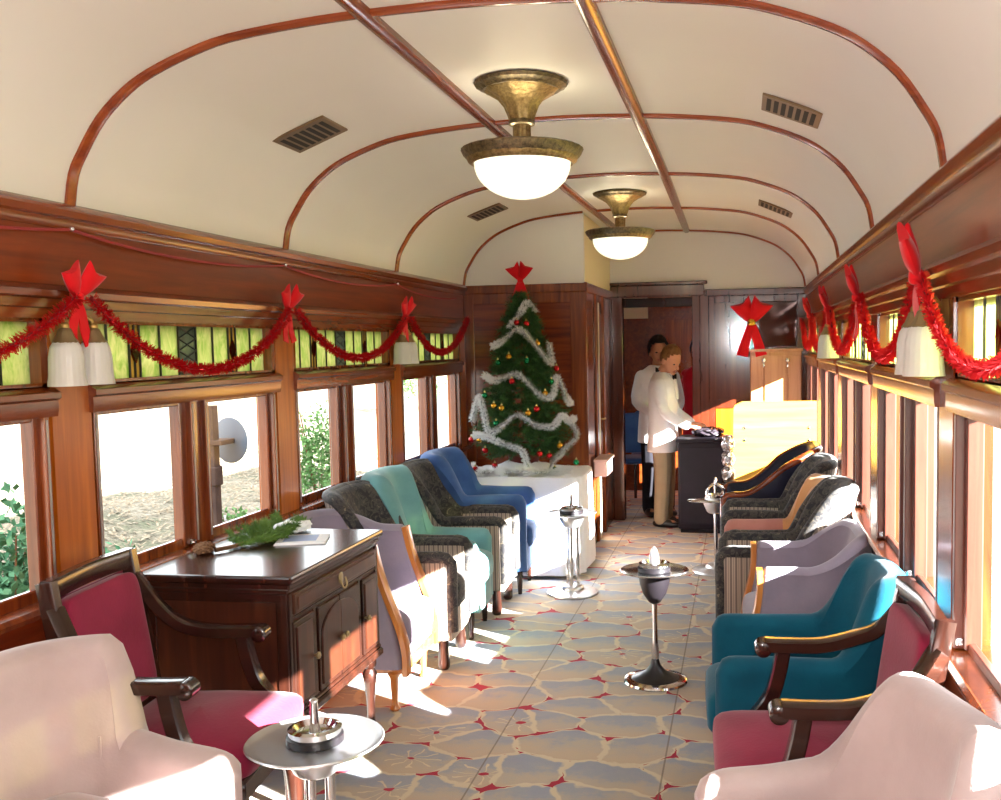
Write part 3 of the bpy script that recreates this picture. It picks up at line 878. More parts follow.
def lilac_chair(label, loc, deg, group, level=False, D=.58):
    p = M['lilac']
    kw = dict(D=D, Wd=0.56 if level else 0.64, r=0.2, t=0.07)
    arm = 0.76 if level else 0.655
    e, h = club_chair(label, loc, deg, group, arm=arm, back=0.84 if level else 0.78, a=0.26, b=0.66, lean=0.12, roll=0.25, mats=[p, p, p], seat_z=0.43, legm='orange', legk='turned', leg_h=0.2, z0=0.2,
                      sweep=0.3 if level else 0.12, tb=1.0, name='tub_armchair', endround=0.03, **kw)
    # show-wood facings down the arm fronts
    w = kw['Wd'] / 2 - kw['t'] / 2
    sw = 0.3 if level else 0.12
    for sy in (-1, 1):
        bm = B(); pts = []
        for k in range(7):
            z = 0.17 + (arm - 0.01 - 0.17) * k / 6
            pts.append((kw['D'] / 2 + 0.012 - sw * max(0, z - 0.2) ** 1.3 + 0.012 * math.sin(k / 6 * PI * 2), sy * w, z))
        tube(bm, pts, 1.0, rect=(0.034, 0.014), per=3, up=(1, 0, 0))
        obj('wooden_facing', bm, M['orange'], e)
    bm = B(); bx(bm, -kw['D'] / 2 + 0.1, kw['D'] / 2 + 0.012, -w, w, 0.17, 0.23, bev=0.006)
    obj('front_rail', bm, M['orange'], e)
    return e

def velvet_chair(label, loc, deg, group, mat, arm_mat=None, back=0.9, arm=0.6, a=0.26, b=0.46, lean=0.2, D=0.58, Wd=0.47, name='upholstered_armchair', roll=0.1, r=0.14, t=0.1, legk='taper', tb=1.3):
    am = arm_mat or mat
    return club_chair(label, loc, deg, group, D=D, Wd=Wd, r=r, t=t, arm=arm, back=back, a=a, b=b, lean=lean, roll=roll, mats=[mat] * 3, arm_mats=[am] * 3, seat_mat=mat, legm='dark', legk=legk, name=name, tb=tb)[0]

def open_arm_chair(label, loc, deg, group, back_mat=None, dz=0.0):
    e = thing('open_armchair', label, 'armchair', (loc[0], loc[1], 0), math.radians(deg), group)
    dk, dx_ = M['dark'], M['darkx']
    # seat
    bm = B(); superbox(bm, (0.07, 0, 0.455), (0.25, 0.265, 0.055), 0.45, 0.2, 36, 14, puff=0.03); obj('seat', bm, M['maroon'], e)
    bm = B(); bx(bm, -0.19, 0.31, -0.265, 0.265, 0.355, 0.42, bev=0.008); obj('seat_rail', bm, dx_, e)
    # back: raked stiles run on down into the rear legs
    def bp(z): return -0.17 - 0.15 * max(0, z - 0.4)
    for sy in (-1, 1):
        bm = B(); tube(bm, [(bp(.4), sy * .225, .4), (bp(.65), sy * .225, .65), (bp(.98), sy * .225, .98 - dz)], 1.0, rect=(0.02, 0.024), per=5, up=(1, 0, 0)); obj('back_stile', bm, dk, e)
        bm = B(); tube(bm, [(-0.23, sy * .225, 0.0), (-0.18, sy * .225, .22), (-0.17, sy * .225, .41)], [0.8, 0.95, 1.0], rect=(0.022, 0.024), per=5, up=(1, 0, 0)); obj('leg', bm, dk, e)
        bm = B(); lathe(bm, [(0.02, 0), (0.026, 0.012), (0.018, 0.03), (0.02, 0.1), (0.03, 0.22), (0.034, 0.27), (0.024, 0.29), (0.03, 0.31), (0.03, 0.37)], (0.275, sy * .23, 0), 14); obj('leg', bm, dk, e)
        # arm: falls from the stile in a curve, runs level and ends in a scroll
        bm = B(); z1 = .7
        tube(bm, [(bp(.9) + .005, sy * .23, .9 - dz), (bp(.8) + .05, sy * .25, .795 - dz * .6), (-.11, sy * .265, .725), (-.02, sy * .27, z1), (.08, sy * .272, z1 - .004), (.155, sy * .272, z1 - .002)], 1.0, rect=(0.03, 0.019), per=6)
        lathe_pts = B()
        lathe(lathe_pts, [(0.001, -0.03), (0.02, -0.03), (0.026, -0.025), (0.026, 0.025), (0.02, 0.03), (0.001, 0.03)], (0, 0, 0), 18)
        bmesh.ops.transform(lathe_pts, matrix=Matrix.Translation((.162, sy * .272, z1 - .01)) @ Matrix.Rotation(PI / 2, 4, 'X'), verts=lathe_pts.verts)
        tmp = bpy.data.meshes.new('tmp'); lathe_pts.to_mesh(tmp); lathe_pts.free(); bm.from_mesh(tmp); bpy.data.meshes.remove(tmp)
        obj('arm', bm, dx_, e)
        bm = B(); tube(bm, [(.1, sy * .272, z1 - .01), (.115, sy * .274, z1 - .09), (.14, sy * .276, z1 - .17), (.19, sy * .276, z1 - .24), (.22, sy * .272, z1 - .3)], 1.0, rect=(0.024, 0.022), per=6, up=(1, 0, 0)); obj('arm_support', bm, dx_, e)
    bm = B(); zt = .955 - dz
    tube(bm, [(bp(zt), -.235, zt), (bp(zt) - .012, 0, zt + .004), (bp(zt), .235, zt)], 1.0, rect=(0.018, 0.03), per=6); obj('top_rail', bm, dk, e)
    bm = B(); tube(bm, [(bp(.5), -.225, .5), (bp(.5), .225, .5)], 1.0, rect=(0.016, 0.022), per=3); obj('lower_rail', bm, dk, e)
    # upholstered back panel
    bm = B()
    Mx = Matrix.Translation((bp(.72) + .012, 0, .72)) @ Matrix.Rotation(math.atan(-0.15), 4, 'Y')
    superbox(bm, (0, 0, -dz / 2), (0.028, 0.205, 0.205 - dz / 2), 0.25, 0.25, 32, 14); rot_all(bm, Mx); obj('back_pad', bm, M['maroon'], e)
    bm = B(); bx(bm, -0.008, 0.004, -0.205, 0.205, -0.2, 0.2 - dz); rot_all(bm, Matrix.Translation((bp(.72) - .02, 0, .72)) @ Matrix.Rotation(math.atan(-0.15), 4, 'Y')); obj('back_cloth', bm, back_mat or M['maroon'], e)
    return e

GL, GR = 'chairs along the left windows', 'chairs along the right windows'
# left side, nearest first
pink_chair('dusty pink armchair with worn arm end, in front of the open-armed maroon chair, left windows', (0.5, 2.13), -15, GL)
open_arm_chair('dark wooden open-armed chair with maroon pads between pink armchair and sideboard', (0.42, 2.76), 6, GL)
lilac_chair('lilac tub armchair with orange wood facings tucked behind the dark sideboard', (0.34, 4.42), 2, GL, level=True)
floral_chair('black floral armchair with striped sides between the lilac tub chair and sea-green chair', (0.39, 4.95), 3, GL)
velvet_chair('pale sea-green velvet armchair between two black floral chairs, left windows', (0.39, 5.47), 3, GL, M['seag'], back=0.93, arm=0.56)
floral_chair('black floral armchair with striped sides between sea-green and blue chairs', (0.41, 5.98), 3, GL)
velvet_chair('mid-blue velvet armchair beside the white table of the Christmas tree', (0.42, 6.49), 3, GL, M['blue'], back=0.93, arm=0.66, D=0.62, Wd=0.48)
# right side, nearest first
pink_chair('dusty pink armchair in front of the other maroon open-armed chair, right windows', (2.34, 2.17), 180 + 18, GR, .24, .53, .84, .5)
open_arm_chair('dark wooden open-armed chair with maroon pads overlapping the teal armchair', (2.37, 2.8), 180 + 3, GR, M['litback'], dz=.06)
velvet_chair('deep teal velvet tub armchair with high curved back, right windows', (2.34, 3.52), 180 + 3, GR, M['teal'], back=0.85, arm=0.6, a=0.24, b=0.5, r=0.2, lean=0.08, Wd=0.62, D=0.62, name='tub_armchair', tb=1.1)
lilac_chair('lilac tub armchair with orange wood facings next to the teal armchair', (2.415, 4.63), 180 + 2, GR, D=.5)
floral_chair('black floral armchair with striped sides between lilac tub chair and tan chair', (2.32, 5.22), 180 - 1, GR)
velvet_chair('tan velvet armchair with rose arms between two black floral chairs', (2.315, 5.76), 180, GR, M['peach'], M['peacharm'], back=0.85, arm=0.58)
floral_chair('black floral armchair with striped sides between tan chair and navy chair', (2.32, 6.32), 180, GR)
c, h = club_chair('navy leather armchair with mahogany top rail in front of the plywood partition', (2.3, 6.98), 180, GR, D=0.58, Wd=0.58, r=0.16, t=0.07, arm=0.62, back=0.92, a=0.18, b=0.86, lean=0.16, mats=[M['navy']] * 3, seat_mat=M['navy'], legk='taper', tb=1.0)
edge_roll(c, 0.58, 0.58, 0.16, 0.07, h, 0.16, 0.16, 0.026, M['mahogx'], off=0.01, drop=True, name='mahogany_rail')

# ------------------------------------------------------------------ sideboard and what lies on it
sb = thing('sideboard', 'dark wooden sideboard with arched doors under the left windows', 'sideboard', (0.32, 3.6, 0))
# local: x from wall, y along car
hx, hy = 0.265, 0.42
bm = B(); bx(bm, -hx, hx, -hy, hy, 0.33, 0.79, bev=0.004); obj('carcass', bm, M['sbside'], sb, smooth=False)
bm = B()
bx(bm, -0.29, 0.295, -0.445, 0.445, 0.825, 0.852, bev=0.009, seg=2); bx(bm, -0.28, 0.28, -0.432, 0.432, 0.8, 0.825, bev=0.006); bx(bm, -0.275, 0.272, -0.426, 0.426, 0.785, 0.802, bev=0.004)
obj('top', bm, M['dark'], sb, smooth=False)
bm = B(); bx(bm, -0.27, 0.285, -0.435, 0.435, 0.31, 0.345, bev=0.008); bx(bm, -0.27, 0.276, -0.428, 0.428, 0.345, 0.36, bev=0.004); obj('plinth_moulding', bm, M['dark'], sb, smooth=False)
bm = B()
for y in (-hy + .012, hy - .012): bx(bm, hx, hx + .008, y - .012, y + .012, .36, .785, bev=.002)
for y in (-0.215, 0.215): bx(bm, hx, hx + .006, y - .011, y + .011, .36, .69, bev=.002)
bx(bm, hx, hx + .006, -hy, hy, .685, .7, bev=.002)
obj('face_frame', bm, M['dark'], sb, smooth=False)
for y in (-hy, hy):
    bm = B(); s = -1 if y < 0 else 1
    bx(bm, -hx + .02, hx - .02, min(y, y + s * .005), max(y, y + s * .005), .755, .785, bev=.001)
    for x in (-hx + .02, hx - .02): bx(bm, x - .02, x + .02, min(y, y + s * .006), max(y, y + s * .006), .36, .785, bev=.002)
    obj('end_frame', bm, M['dark'], sb, smooth=False)
bm = B(); bx(bm, hx, hx + .014, -hy + .03, hy - .03, .705, .778, bev=.004); bx(bm, hx + .014, hx + .019, -hy + .05, hy - .05, .718, .766, bev=.003)
dw = obj('drawer', bm, M['sbside'], sb, smooth=False)
bm = B(); lathe(bm, [(0.02, 0), (0.024, 0.004), (0.012, 0.008)], (0, 0, 0), 16)
rot_all(bm, Matrix.Translation((hx + .017, 0, .745)) @ Matrix.Rotation(PI / 2, 4, 'Y'))
tube(bm, [(hx + .03, -.022, .745), (hx + .036, -.02, .718), (hx + .036, 0, .708), (hx + .036, .02, .718), (hx + .03, .022, .745)], .004, n=6)
obj('drawer_pull', bm, M['brassd'], dw)
def sb_door(y0, y1, arch=False):
    bm = B(); x = hx; z0, z1 = .365, .68
    bx(bm, x, x + .012, y0, y1, z0, z1, bev=.003)
    d = obj('door', bm, M['dark'], sb, smooth=False)
    bm = B(); ins = .022
    a, c = y0 + ins, y1 - ins
    if not arch: pts = [(a, z0 + ins), (c, z0 + ins), (c, z1 - ins), (a, z1 - ins)]
    elif arch == 'l': pts = [(a, z0 + ins), (c + ins, z0 + ins), (c + ins, z1 - ins)] + [(a + (c + ins - a) * (1 - math.sin(q)), z1 - ins - .09 * (1 - math.cos(q))) for q in [PI / 2 * k / 6 for k in range(0, 7)]][0:]
    else: pts = [(a - ins, z0 + ins), (c, z0 + ins)] + [(c - (c - a + ins) * (1 - math.sin(q)), z1 - ins - .09 * (1 - math.cos(q))) for q in [PI / 2 * (6 - k) / 6 for k in range(0, 7)]]
    extrude_poly(bm, pts, 'x', x + .012, x + .017)
    obj('door_panel', bm, M['sbside'], d, smooth=False)
    return d
for y0, y1, ar, ky in ((-.4, -.235, False, -.25), (-.195, -.002, 'l', -.02), (.002, .195, 'r', .02), (.235, .4, False, .25)):
    d = sb_door(y0, y1, ar)
    bm = B(); lathe(bm, [(0.004, 0), (0.006, 0.01), (0.013, 0.016), (0.013, 0.022), (0.004, 0.028)], (0, 0, 0), 12)
    rot_all(bm, Matrix.Translation((hx + .012, ky, .52)) @ Matrix.Rotation(PI / 2, 4, 'Y')); obj('knob', bm, M['brassd'], d)
for sx in (-1, 1):
    for sy in (-1, 1):
        bm = B(); lathe(bm, [(0.02, 0), (0.026, 0.012), (0.018, 0.03), (0.017, 0.1), (0.026, 0.2), (0.032, 0.24), (0.02, 0.26), (0.03, 0.275), (0.03, 0.315)], (sx * .235, sy * .39, 0), 14); obj('leg', bm, M['dark'], sb)
ZT = 0.852

def needle_branch(bm, p0, p1, n, ln, side=3, core=0.004, flat=1.0, spread=0.9):
    p0, p1 = Vector(p0), Vector(p1); ax = (p1 - p0).normalized()
    for i in range(n):
        t = random.random() ** 0.9; p = p0.lerp(p1, t)
        d = Vector((random.gauss(0, 1), random.gauss(0, 1), random.gauss(0, 1) * flat)); d -= ax * d.dot(ax)
        if d.length < 1e-4: continue
        d = (d.normalized() * spread + ax * 0.8).normalized() * ln * random.uniform(0.6, 1.1)
        s = d.cross(Vector((random.gauss(0, 1), random.gauss(0, 1), random.gauss(0, 1)))).normalized() * ln * 0.06
        vs = [bm.verts.new(p - s), bm.verts.new(p + s), bm.verts.new(p + d)]
        bm.faces.new(vs)

cut = thing('fir_branch', 'cut green fir branch lying on the dark sideboard', 'branch', (0.2, 3.75, ZT))
bm = B()
for k in range(34):
    t = k / 33; y = -0.16 + 0.42 * t
    for s in (-1, 1):
        L = 0.15 * (1 - 0.35 * t) * random.uniform(.7, 1.1)
        p0 = Vector((0.02 * math.sin(t * 4), y, 0.016)); p1 = p0 + Vector((s * L * .75, L * .7, random.uniform(.0, .05)))
        p1.z = max(p1.z, 0.014)
        needle_branch(bm, p0, p1, 150, 0.028, flat=0.6)
for v in bm.verts: v.co.z = max(v.co.z, 0.003)
obj('needles', bm, M['pinecut'], cut, smooth=False)
bm = B(); tube(bm, [(-0.06, -0.24, .012), (-0.02, -0.16, .014), (0.0, 0, .014), (.01, .2, .012)], [.009, .008, .006, .003], n=8); obj('stem', bm, M['bark'], cut)
pc = thing('pine_cone', 'brown dried seed head beside the cut end of the fir branch', 'pine cone', (0.1, 3.5, ZT))
bm = B(); ell(bm, (0, 0, .022), (.034, .045, .022))
for k in range(60):
    a = k * 2.4; t = (k + .5) / 60; zz = 1 - 2 * t; rr = math.sqrt(1 - zz * zz)
    p = Vector((.034 * rr * math.cos(a), .045 * zz, .022 + .021 * rr * math.sin(a)))
    if p.z > 0.005: ell(bm, p, (.008, .006, .005), 6, 4)
obj('scales', bm, M['bark'], pc)
tag(obj('paper_napkin', (lambda bm: (superbox(bm, (0, 0, .02), (.06, .08, .02), .6, .5, 24, 10), [setattr(v, 'co', v.co + Vector((random.uniform(-.007, .007), random.uniform(-.007, .007), random.uniform(0, .012)))) for v in bm.verts], bm)[-1])(B()), M['paper'], smooth=False),
    'crumpled white paper on the far end of the dark sideboard', 'paper').location = (0.25, 3.95, ZT)
o = tag(obj('folded_newspaper', (lambda bm: (bx(bm, -.1, .1, -.09, .09, 0, .004), bx(bm, -.095, .1, -.085, .09, .004, .009, bev=.001), bx(bm, -.07, .06, -.06, .07, .009, .0095, mi=1), bm)[-1])(B()), [M['paper'], M['bluepaper']], smooth=False),
    'folded blue and white printed paper lying on the dark sideboard', 'paper')
o.location = (0.37, 3.78, ZT); o.rotation_euler = (0, 0, 0.3)

# ------------------------------------------------------------------ chrome smoker's stands
def ashtray_stand(label, x, y, kind, ztop=0.53, rt=0.185):
    e = thing('ashtray_stand', label, 'ashtray stand', (x, y, 0), 0, 'chrome ashtray stands')
    bm = B()
    if kind == 'cup':
        lathe(bm, [(0.15, 0), (0.155, .004), (0.15, .012), (0.12, .018)], (0, 0, 0), 40); obj('base_ring', bm, M['chrome'], e)
        bm = B(); lathe(bm, [(0.12, .016), (0.085, .03), (0.05, .05), (0.026, .08), (0.016, .115)], (0, 0, 0), 32); obj('base', bm, M['blackcup'], e)
        bm = B(); lathe(bm, [(0.017, .11), (0.02, .15), (0.013, .2), (0.011, .3), (0.013, ztop - .14)], (0, 0, 0), 18); obj('stem', bm, M['chrome'], e)
        bm = B(); lathe(bm, [(0.014, ztop - .15), (0.03, ztop - .14), (0.056, ztop - .1), (0.072, ztop - .05), (0.078, ztop)], (0, 0, 0), 32); obj('cup', bm, M['blackcup'], e)
    else:
        lathe(bm, [(0.165, 0), (0.17, .005), (0.165, .014), (0.1, .024), (0.075, .03), (0.07, .048), (0.06, .056)], (0, 0, 0), 40); obj('base', bm, M['chromer'], e)
        n = 3 if kind == 'columns' else 1
        for k in range(n):
            a = 2 * PI * k / 3 + .5; rr = .036 if n == 3 else 0
            bm = B(); lathe(bm, [(0.014, .05), (0.014, ztop - .07)], (rr * math.cos(a), rr * math.sin(a), 0), 14); obj('column', bm, M['chrome'], e)
        bm = B(); lathe(bm, [(0.05, ztop - .08), (0.062, ztop - .07), (0.085, ztop - .02), (0.09, ztop)], (0, 0, 0), 32); obj('collar', bm, M['chromer'], e)
    bm = B()
    if kind == 'ring':
        superbox(bm, (0, 0, ztop + .008), (rt, .085, .014), .8, .9, 40, 10)
    else:
        lathe(bm, [(0.02, ztop), (rt - .03, ztop + .002), (rt - .008, ztop + .008), (rt, ztop + .014), (rt - .003, ztop + .018), (rt - .014, ztop + .012), (rt - .035, ztop + .008), (0.02, ztop + .008)], (0, 0, 0), 48)
    obj('tray', bm, M['chromer' if kind == 'columns' else 'chromem'], e)
    bm = B(); lathe(bm, [(0.074, ztop + .008), (0.078, ztop + .012), (0.078, ztop + .03), (0.07, ztop + .034)], (0, 0, 0), 32); obj('band', bm, M['blackcup'] if kind != 'ring' else M['chromer'], e)
    bm = B(); lathe(bm, [(0.072, ztop + .034), (0.074, ztop + .05), (0.06, ztop + .054), (0.05, ztop + .04), (0.02, ztop + .038)], (0, 0, 0), 32); obj('ash_bowl', bm, M['chrome'], e)
    bm = B()
    if kind == 'ring':
        pts = [(0, .062 * math.cos(a), ztop + .05 + .075 * math.sin(a)) for a in [PI * k / 8 for k in range(9)]]
        tube(bm, [(p[1], 0, p[2]) for p in pts], .011, n=10); lathe(bm, [(0.01, ztop + .04), (0.014, ztop + .1), (0.012, ztop + .165), (0.004, ztop + .175)], (0, 0, 0), 14)
        obj('ring_handle', bm, M['chrome'], e)
    elif kind == 'loop':
        tube(bm, [(.02, 0, ztop + .05), (.03, 0, ztop + .11), (-.03, 0, ztop + .13), (-.035, 0, ztop + .05)], .006, n=8); lathe(bm, [(0.01, ztop + .04), (0.008, ztop + .13), (0.012, ztop + .14)], (0, 0, 0), 12)
        obj('handle', bm, M['chromer'], e)
    elif kind == 'columns':
        lathe(bm, [(0.016, ztop + .038), (0.013, ztop + .06), (0.01, ztop + .12), (0.012, ztop + .128), (0.004, ztop + .134)], (0, 0, 0), 14); obj('plunger_knob', bm, M['chrome'], e)
    else:
        lathe(bm, [(0.026, ztop + .04), (0.024, ztop + .08), (0.014, ztop + .115), (0.011, ztop + .12), (0.0, ztop + .13)], (0, 0, 0), 16); obj('plunger_knob', bm, M['chromer'], e)
    return e
ashtray_stand('chrome ashtray stand with wide tray beside the near pink armchair and sideboard', 0.96, 2.55, 'columns', .53, .19)
ashtray_stand('chrome ashtray stand with egg-shaped black cup on a thin stem, mid-aisle', 1.715, 4.72, 'cup', .53, .165)
e = ashtray_stand('chrome ashtray stand with triple columns in front of the Christmas tree table', 1.03, 6.37, 'columns', .52, .165)
ashtray_stand('chrome ashtray stand with arched handle and boat-shaped tray by the navy chair', 1.944, 7.09, 'ring', .5, .2)

# ------------------------------------------------------------------ ceiling lights
def ceiling_light(label, x, y):
    z = arch_z(x)
    e = thing('ceiling_light', label, 'ceiling light', (x, y, z), 0, 'bronze ceiling lights')
    bm = B(); lathe(bm, [(0.172, 0.0), (0.181, -.006), (0.176, -.018), (0.155, -.026), (0.148, -.034)], (0, 0, 0), 72, flute=.014, nf=24); obj('ceiling_rose', bm, M['patina'], e)
    bm = B(); lathe(bm, [(0.148, -.03), (0.125, -.044), (0.09, -.066), (0.067, -.095), (0.054, -.128), (0.047, -.15)], (0, 0, 0), 72, flute=.04, nf=8); obj('trumpet', bm, M['patinag'], e)
    bm = B(); lathe(bm, [(0.046, -.146), (0.051, -.152), (0.051, -.164), (0.044, -.168)], (0, 0, 0), 32); obj('collar', bm, M['patina'], e)
    bm = B(); lathe(bm, [(0.034, -.16), (0.034, -.25), (0.05, -.258)], (0, 0, 0), 48, flute=.06, nf=8); obj('stem', bm, M['patinag'], e)
    bm = B(); lathe(bm, [(0.05, -.25), (0.17, -.252), (0.228, -.254), (0.238, -.26), (0.228, -.282), (0.214, -.296)], (0, 0, 0), 96, flute=.006, nf=32); obj('rim', bm, M['patina'], e)
    bm = B(); lathe(bm, [(0.217, -.292), (0.212, -.306), (0.197, -.316), (0.188, -.312)], (0, 0, 0), 64); obj('lower_ring', bm, M['patinag'], e)
    bm = B(); lathe(bm, [(0.189, -.31)] + [(0.188 * math.cos(a), -.314 - .135 * math.sin(a)) for a in [PI / 2 * k / 10 for k in range(11)]], (0, 0, 0), 48); obj('glass_bowl', bm, M['bulb'], e)
    return e
ceiling_light('nearer of the bronze ceiling lights with glowing white bowl', 1.295, 3.87)
ceiling_light('farther bronze ceiling light with glowing white bowl, near the end wall', 1.325, 6.8)

def vent(label, x, y):
    z = arch_z(x); z2 = arch_z(x + .02); sl = math.atan2(z2 - z, .02)
    e = thing('ceiling_vent', label, 'vent', (x, y, z - .006), 0, 'ceiling ventilators')
    e.rotation_euler = (0, -sl, 0)
    bm = B(); bx(bm, -.12, .12, -.13, .13, -.006, .004, bev=.002)
    obj('grille', bm, M['ventm'], e, smooth=False)
    bm = B()
    for k in range(7): bx(bm, -.1 + k * .03, -.082 + k * .03, -.095, .095, -.0075, -.005)
    obj('slots', bm, M['ventd'], e, smooth=False)
vent('ceiling ventilator on the left curve nearest the camera', .36, 4.02); vent('ceiling ventilator on the left curve above the tree end', .42, 6.75)
vent('ceiling ventilator on the right curve nearest the camera', 2.33, 4.07); vent('ceiling ventilator on the right curve beyond the second hoop', 2.36, 6.9)

# ------------------------------------------------------------------ wall lamps
def wall_lamp(label, x, y, rz):
    e = thing('wall_lamp', label, 'wall lamp', (x, y, 1.69), rz, 'brass wall lamps with opal shades')
    bm = B(); lathe(bm, [(0.045, 0), (0.05, .006), (0.042, .014), (0.02, .022)], (0, 0, 0), 24); rot_all(bm, Matrix.Translation((0.0, 0, .0)) @ Matrix.Scale(1.3, 4, (0, 0, 1)) @ Matrix.Rotation(PI / 2, 4, 'Y')); obj('back_plate', bm, M['brass'], e)
    for s in (-1, 1):
        bm = B(); tube(bm, [(0.015, 0, 0.02), (.045, s * .03, .05), (.07, s * .06, .045), (.075, s * .07, .012)], .007, n=8); ell(bm, (.075, s * .07, .02), (.014, .014, .014)); a = obj('arm', bm, M['brass'], e)
        bm = B(); lathe(bm, [(0.012, 0.03), (0.018, .026), (0.022, .015), (0.028, .0), (0.038, -.014), (0.034, -.018)], (.075, s * .07, -.015), 24, flute=.05, nf=10); obj('gallery', bm, M['brassd'], e)
        bm = B(); lathe(bm, [(0.022, -.022), (0.034, -.028), (0.044, -.044), (0.05, -.075), (0.052, -.13), (0.056, -.165), (0.054, -.165), (0.049, -.13), (0.046, -.075), (0.04, -.044), (0.031, -.032), (0.02, -.026)], (.075, s * .07, 0), 64, flute=.018, nf=20, cap0=False, cap1=False); obj('glass_shade', bm, M['opal'], e)
    return e
wall_lamp('twin-shade wall lamp under the largest bow on the left pillar', .0, 2.87, 0)
wall_lamp('twin-shade wall lamp on the left pillar near the Christmas tree', .0, 5.97, 0)
wall_lamp('twin-shade wall lamp on the nearest right pillar', W, 2.92, PI)
wall_lamp('twin-shade wall lamp on the right pillar halfway down the car', W, 5.95, PI)

# ------------------------------------------------------------------ bows, tinsel, cord
def ribbon(bm, pts, w0, w1, nrm, thick=0.006, per=6):
    path = catmull(pts, per); nrm = Vector(nrm); rings = []
    for i, p in enumerate(path):
        t = (path[min(i + 1, len(path) - 1)] - path[max(i - 1, 0)]).normalized()
        s = t.cross(nrm).normalized(); n2 = s.cross(t).normalized()
        q = i / (len(path) - 1); w = (w0 + (w1 - w0) * q) / 2
        rings.append([p - s * w - n2 * thick / 2, p + s * w - n2 * thick / 2, p + s * w + n2 * thick / 2, p - s * w + n2 * thick / 2])
    ring_surface(bm, rings)

def bow(label, loc, rz, s=1.0, gold=False, group='red ribbon bows', rx=0):
    """local +X points out from the wall; made of two stiff loops, a knot and two tails"""
    e = thing('ribbon_bow', label, 'bow', loc, rz, group); e.scale = (s, s, s)
    for q in (-1, 1):
        bm = B(); rings = []; ax = Vector((.016 if q < 0 else .034, q * .042, .074)); L = ax.length; ax.normalize()
        upv = Vector((0, -q * ax.z, abs(ax.y))).normalized(); nn = ax.cross(upv).normalized()
        for i in range(9):
            t = i / 8; hh = .011 + .036 * t ** .8; dd = .006 + .011 * math.sin(PI * min(1, t * .85)); c0 = Vector((.022, 0, 0)) + ax * L * t * 1.12
            ring = []
            for k in range(14):
                aa = 2 * PI * k / 14; notch = -.016 * t * math.cos(aa) ** 2 * 0
                end = .024 * (t ** 6) * (abs(math.cos(aa)) - .45)
                ring.append(c0 + upv * hh * math.cos(aa) + nn * dd * math.sin(aa) + ax * end)
            rings.append(ring)
        ring_surface(bm, rings)
        obj('loop', bm, M['redrib'], e)
        bm = B(); ribbon(bm, [(.02, 0, 0), (.026, q * .014, -.045), (.022, q * .03, -.1), (.03, q * .042, -.15)], .028, .05, (1, 0, 0), .004)
        obj('tail', bm, M['redrib'], e)
    bm = B(); superbox(bm, (.026, 0, 0), (.016, .018, .018), .7, .7, 14, 8); obj('knot', bm, M['gold'] if gold else M['redrib'], e)
    return e
bow('red ribbon bow over the near twin wall lamp, left pillar', (.05, 2.87, 1.80), 0, 1.0)
bow('red ribbon bow between the first and second swags, left pillar above the lilac tub chair', (.05, 4.35, 1.81), 0, 1.0)
bow('red ribbon bow above the far left wall lamp', (.05, 5.97, 1.82), 0, 1.05)
bow('red ribbon bow on the compartment wall above the Christmas tree', (.47, 7.53, 2.125), -PI / 2, 1.2)
bow('red ribbon bow over the nearest wall lamp on the right', (W - .05, 2.93, 1.80), PI, 1.3)
bow('red ribbon bow on the right pillar between the two right wall lamps', (W - .05, 4.445, 1.81), PI, 1.2)
bow('red ribbon bow above the far wall lamp on the right', (W - .05, 5.98, 1.81), PI, 1.15)
bow('red ribbon bow farthest down the right wall by the locker', (W - .05, 7.515, 1.81), PI, 1.15)
bow('large red bow with a gold centre on the end wall panel', (2.22, 9.09, 1.8), -PI / 2, 2.0, gold=True)

def swag(p0, p1, sag, n=26):
    p0, p1 = Vector(p0), Vector(p1); out = []
    for i in range(n + 1):
        t = i / n; p = p0.lerp(p1, t); k = math.cosh(2.2 * (t - .5)) / math.cosh(1.1); kk = (1 - k) / (1 - 1 / math.cosh(1.1))
        p.z -= sag * kk; out.append(p)
    return out

TW = .06
def tinsel(name, label, group, path, rad, n, core, foil, cat='garland', seed=1, wall=None):
    rnd = random.Random(seed); path = [Vector(p) for p in path]
    bm = B(); tube(bm, path, rad * .28, n=7, mi=0, smooth_path=False)
    seg = [0.0]
    for a, c in zip(path[:-1], path[1:]): seg.append(seg[-1] + (c - a).length)
    for k in range(n):
        d = seg[-1] * rnd.random(); i = 0
        while i < len(seg) - 2 and seg[i + 1] < d: i += 1
        t = (d - seg[i]) / max(seg[i + 1] - seg[i], 1e-6); p = path[i].lerp(path[i + 1], t); ax = (path[i + 1] - path[i]).normalized()
        v = Vector((rnd.gauss(0, 1), rnd.gauss(0, 1), rnd.gauss(0, 1))); v -= ax * v.dot(ax) * .7; v.normalize()
        w = ax.cross(v); w = (w.normalized() if w.length > 1e-3 else Vector((0, 0, 1))) * rad * TW
        L = rad * rnd.uniform(.7, 1.15); tw = v.cross(w).normalized() * rad * .07
        m = p + v * L * .55 + tw
        vs = [bm.verts.new(p - w), bm.verts.new(p + w), bm.verts.new(m + w), bm.verts.new(m - w), bm.verts.new(p + v * L + w * .6), bm.verts.new(p + v * L - w * .6)]
        f1 = bm.faces.new(vs[:4]); f2 = bm.faces.new((vs[3], vs[2], vs[4], vs[5])); f1.material_index = f2.material_index = 1
    return tag(obj(name, bm, [core, foil], smooth=False), label, cat, group)
GG = 'red tinsel swags along the windows'
def red(label, a, c, sag, seed, n=2600, rad=.027):
    tinsel('tinsel_garland', label, GG, swag(a, c, sag), rad, n, M['redcore'], M['redtin'], seed=seed)
red('red tinsel swag running off the picture edge, left of the near wall lamp', (.1, 1.45, 1.8), (.1, 2.83, 1.8), .22, 1)
red('red tinsel swag over the window behind the sideboard', (.1, 2.9, 1.8), (.1, 4.32, 1.81), .25, 2)
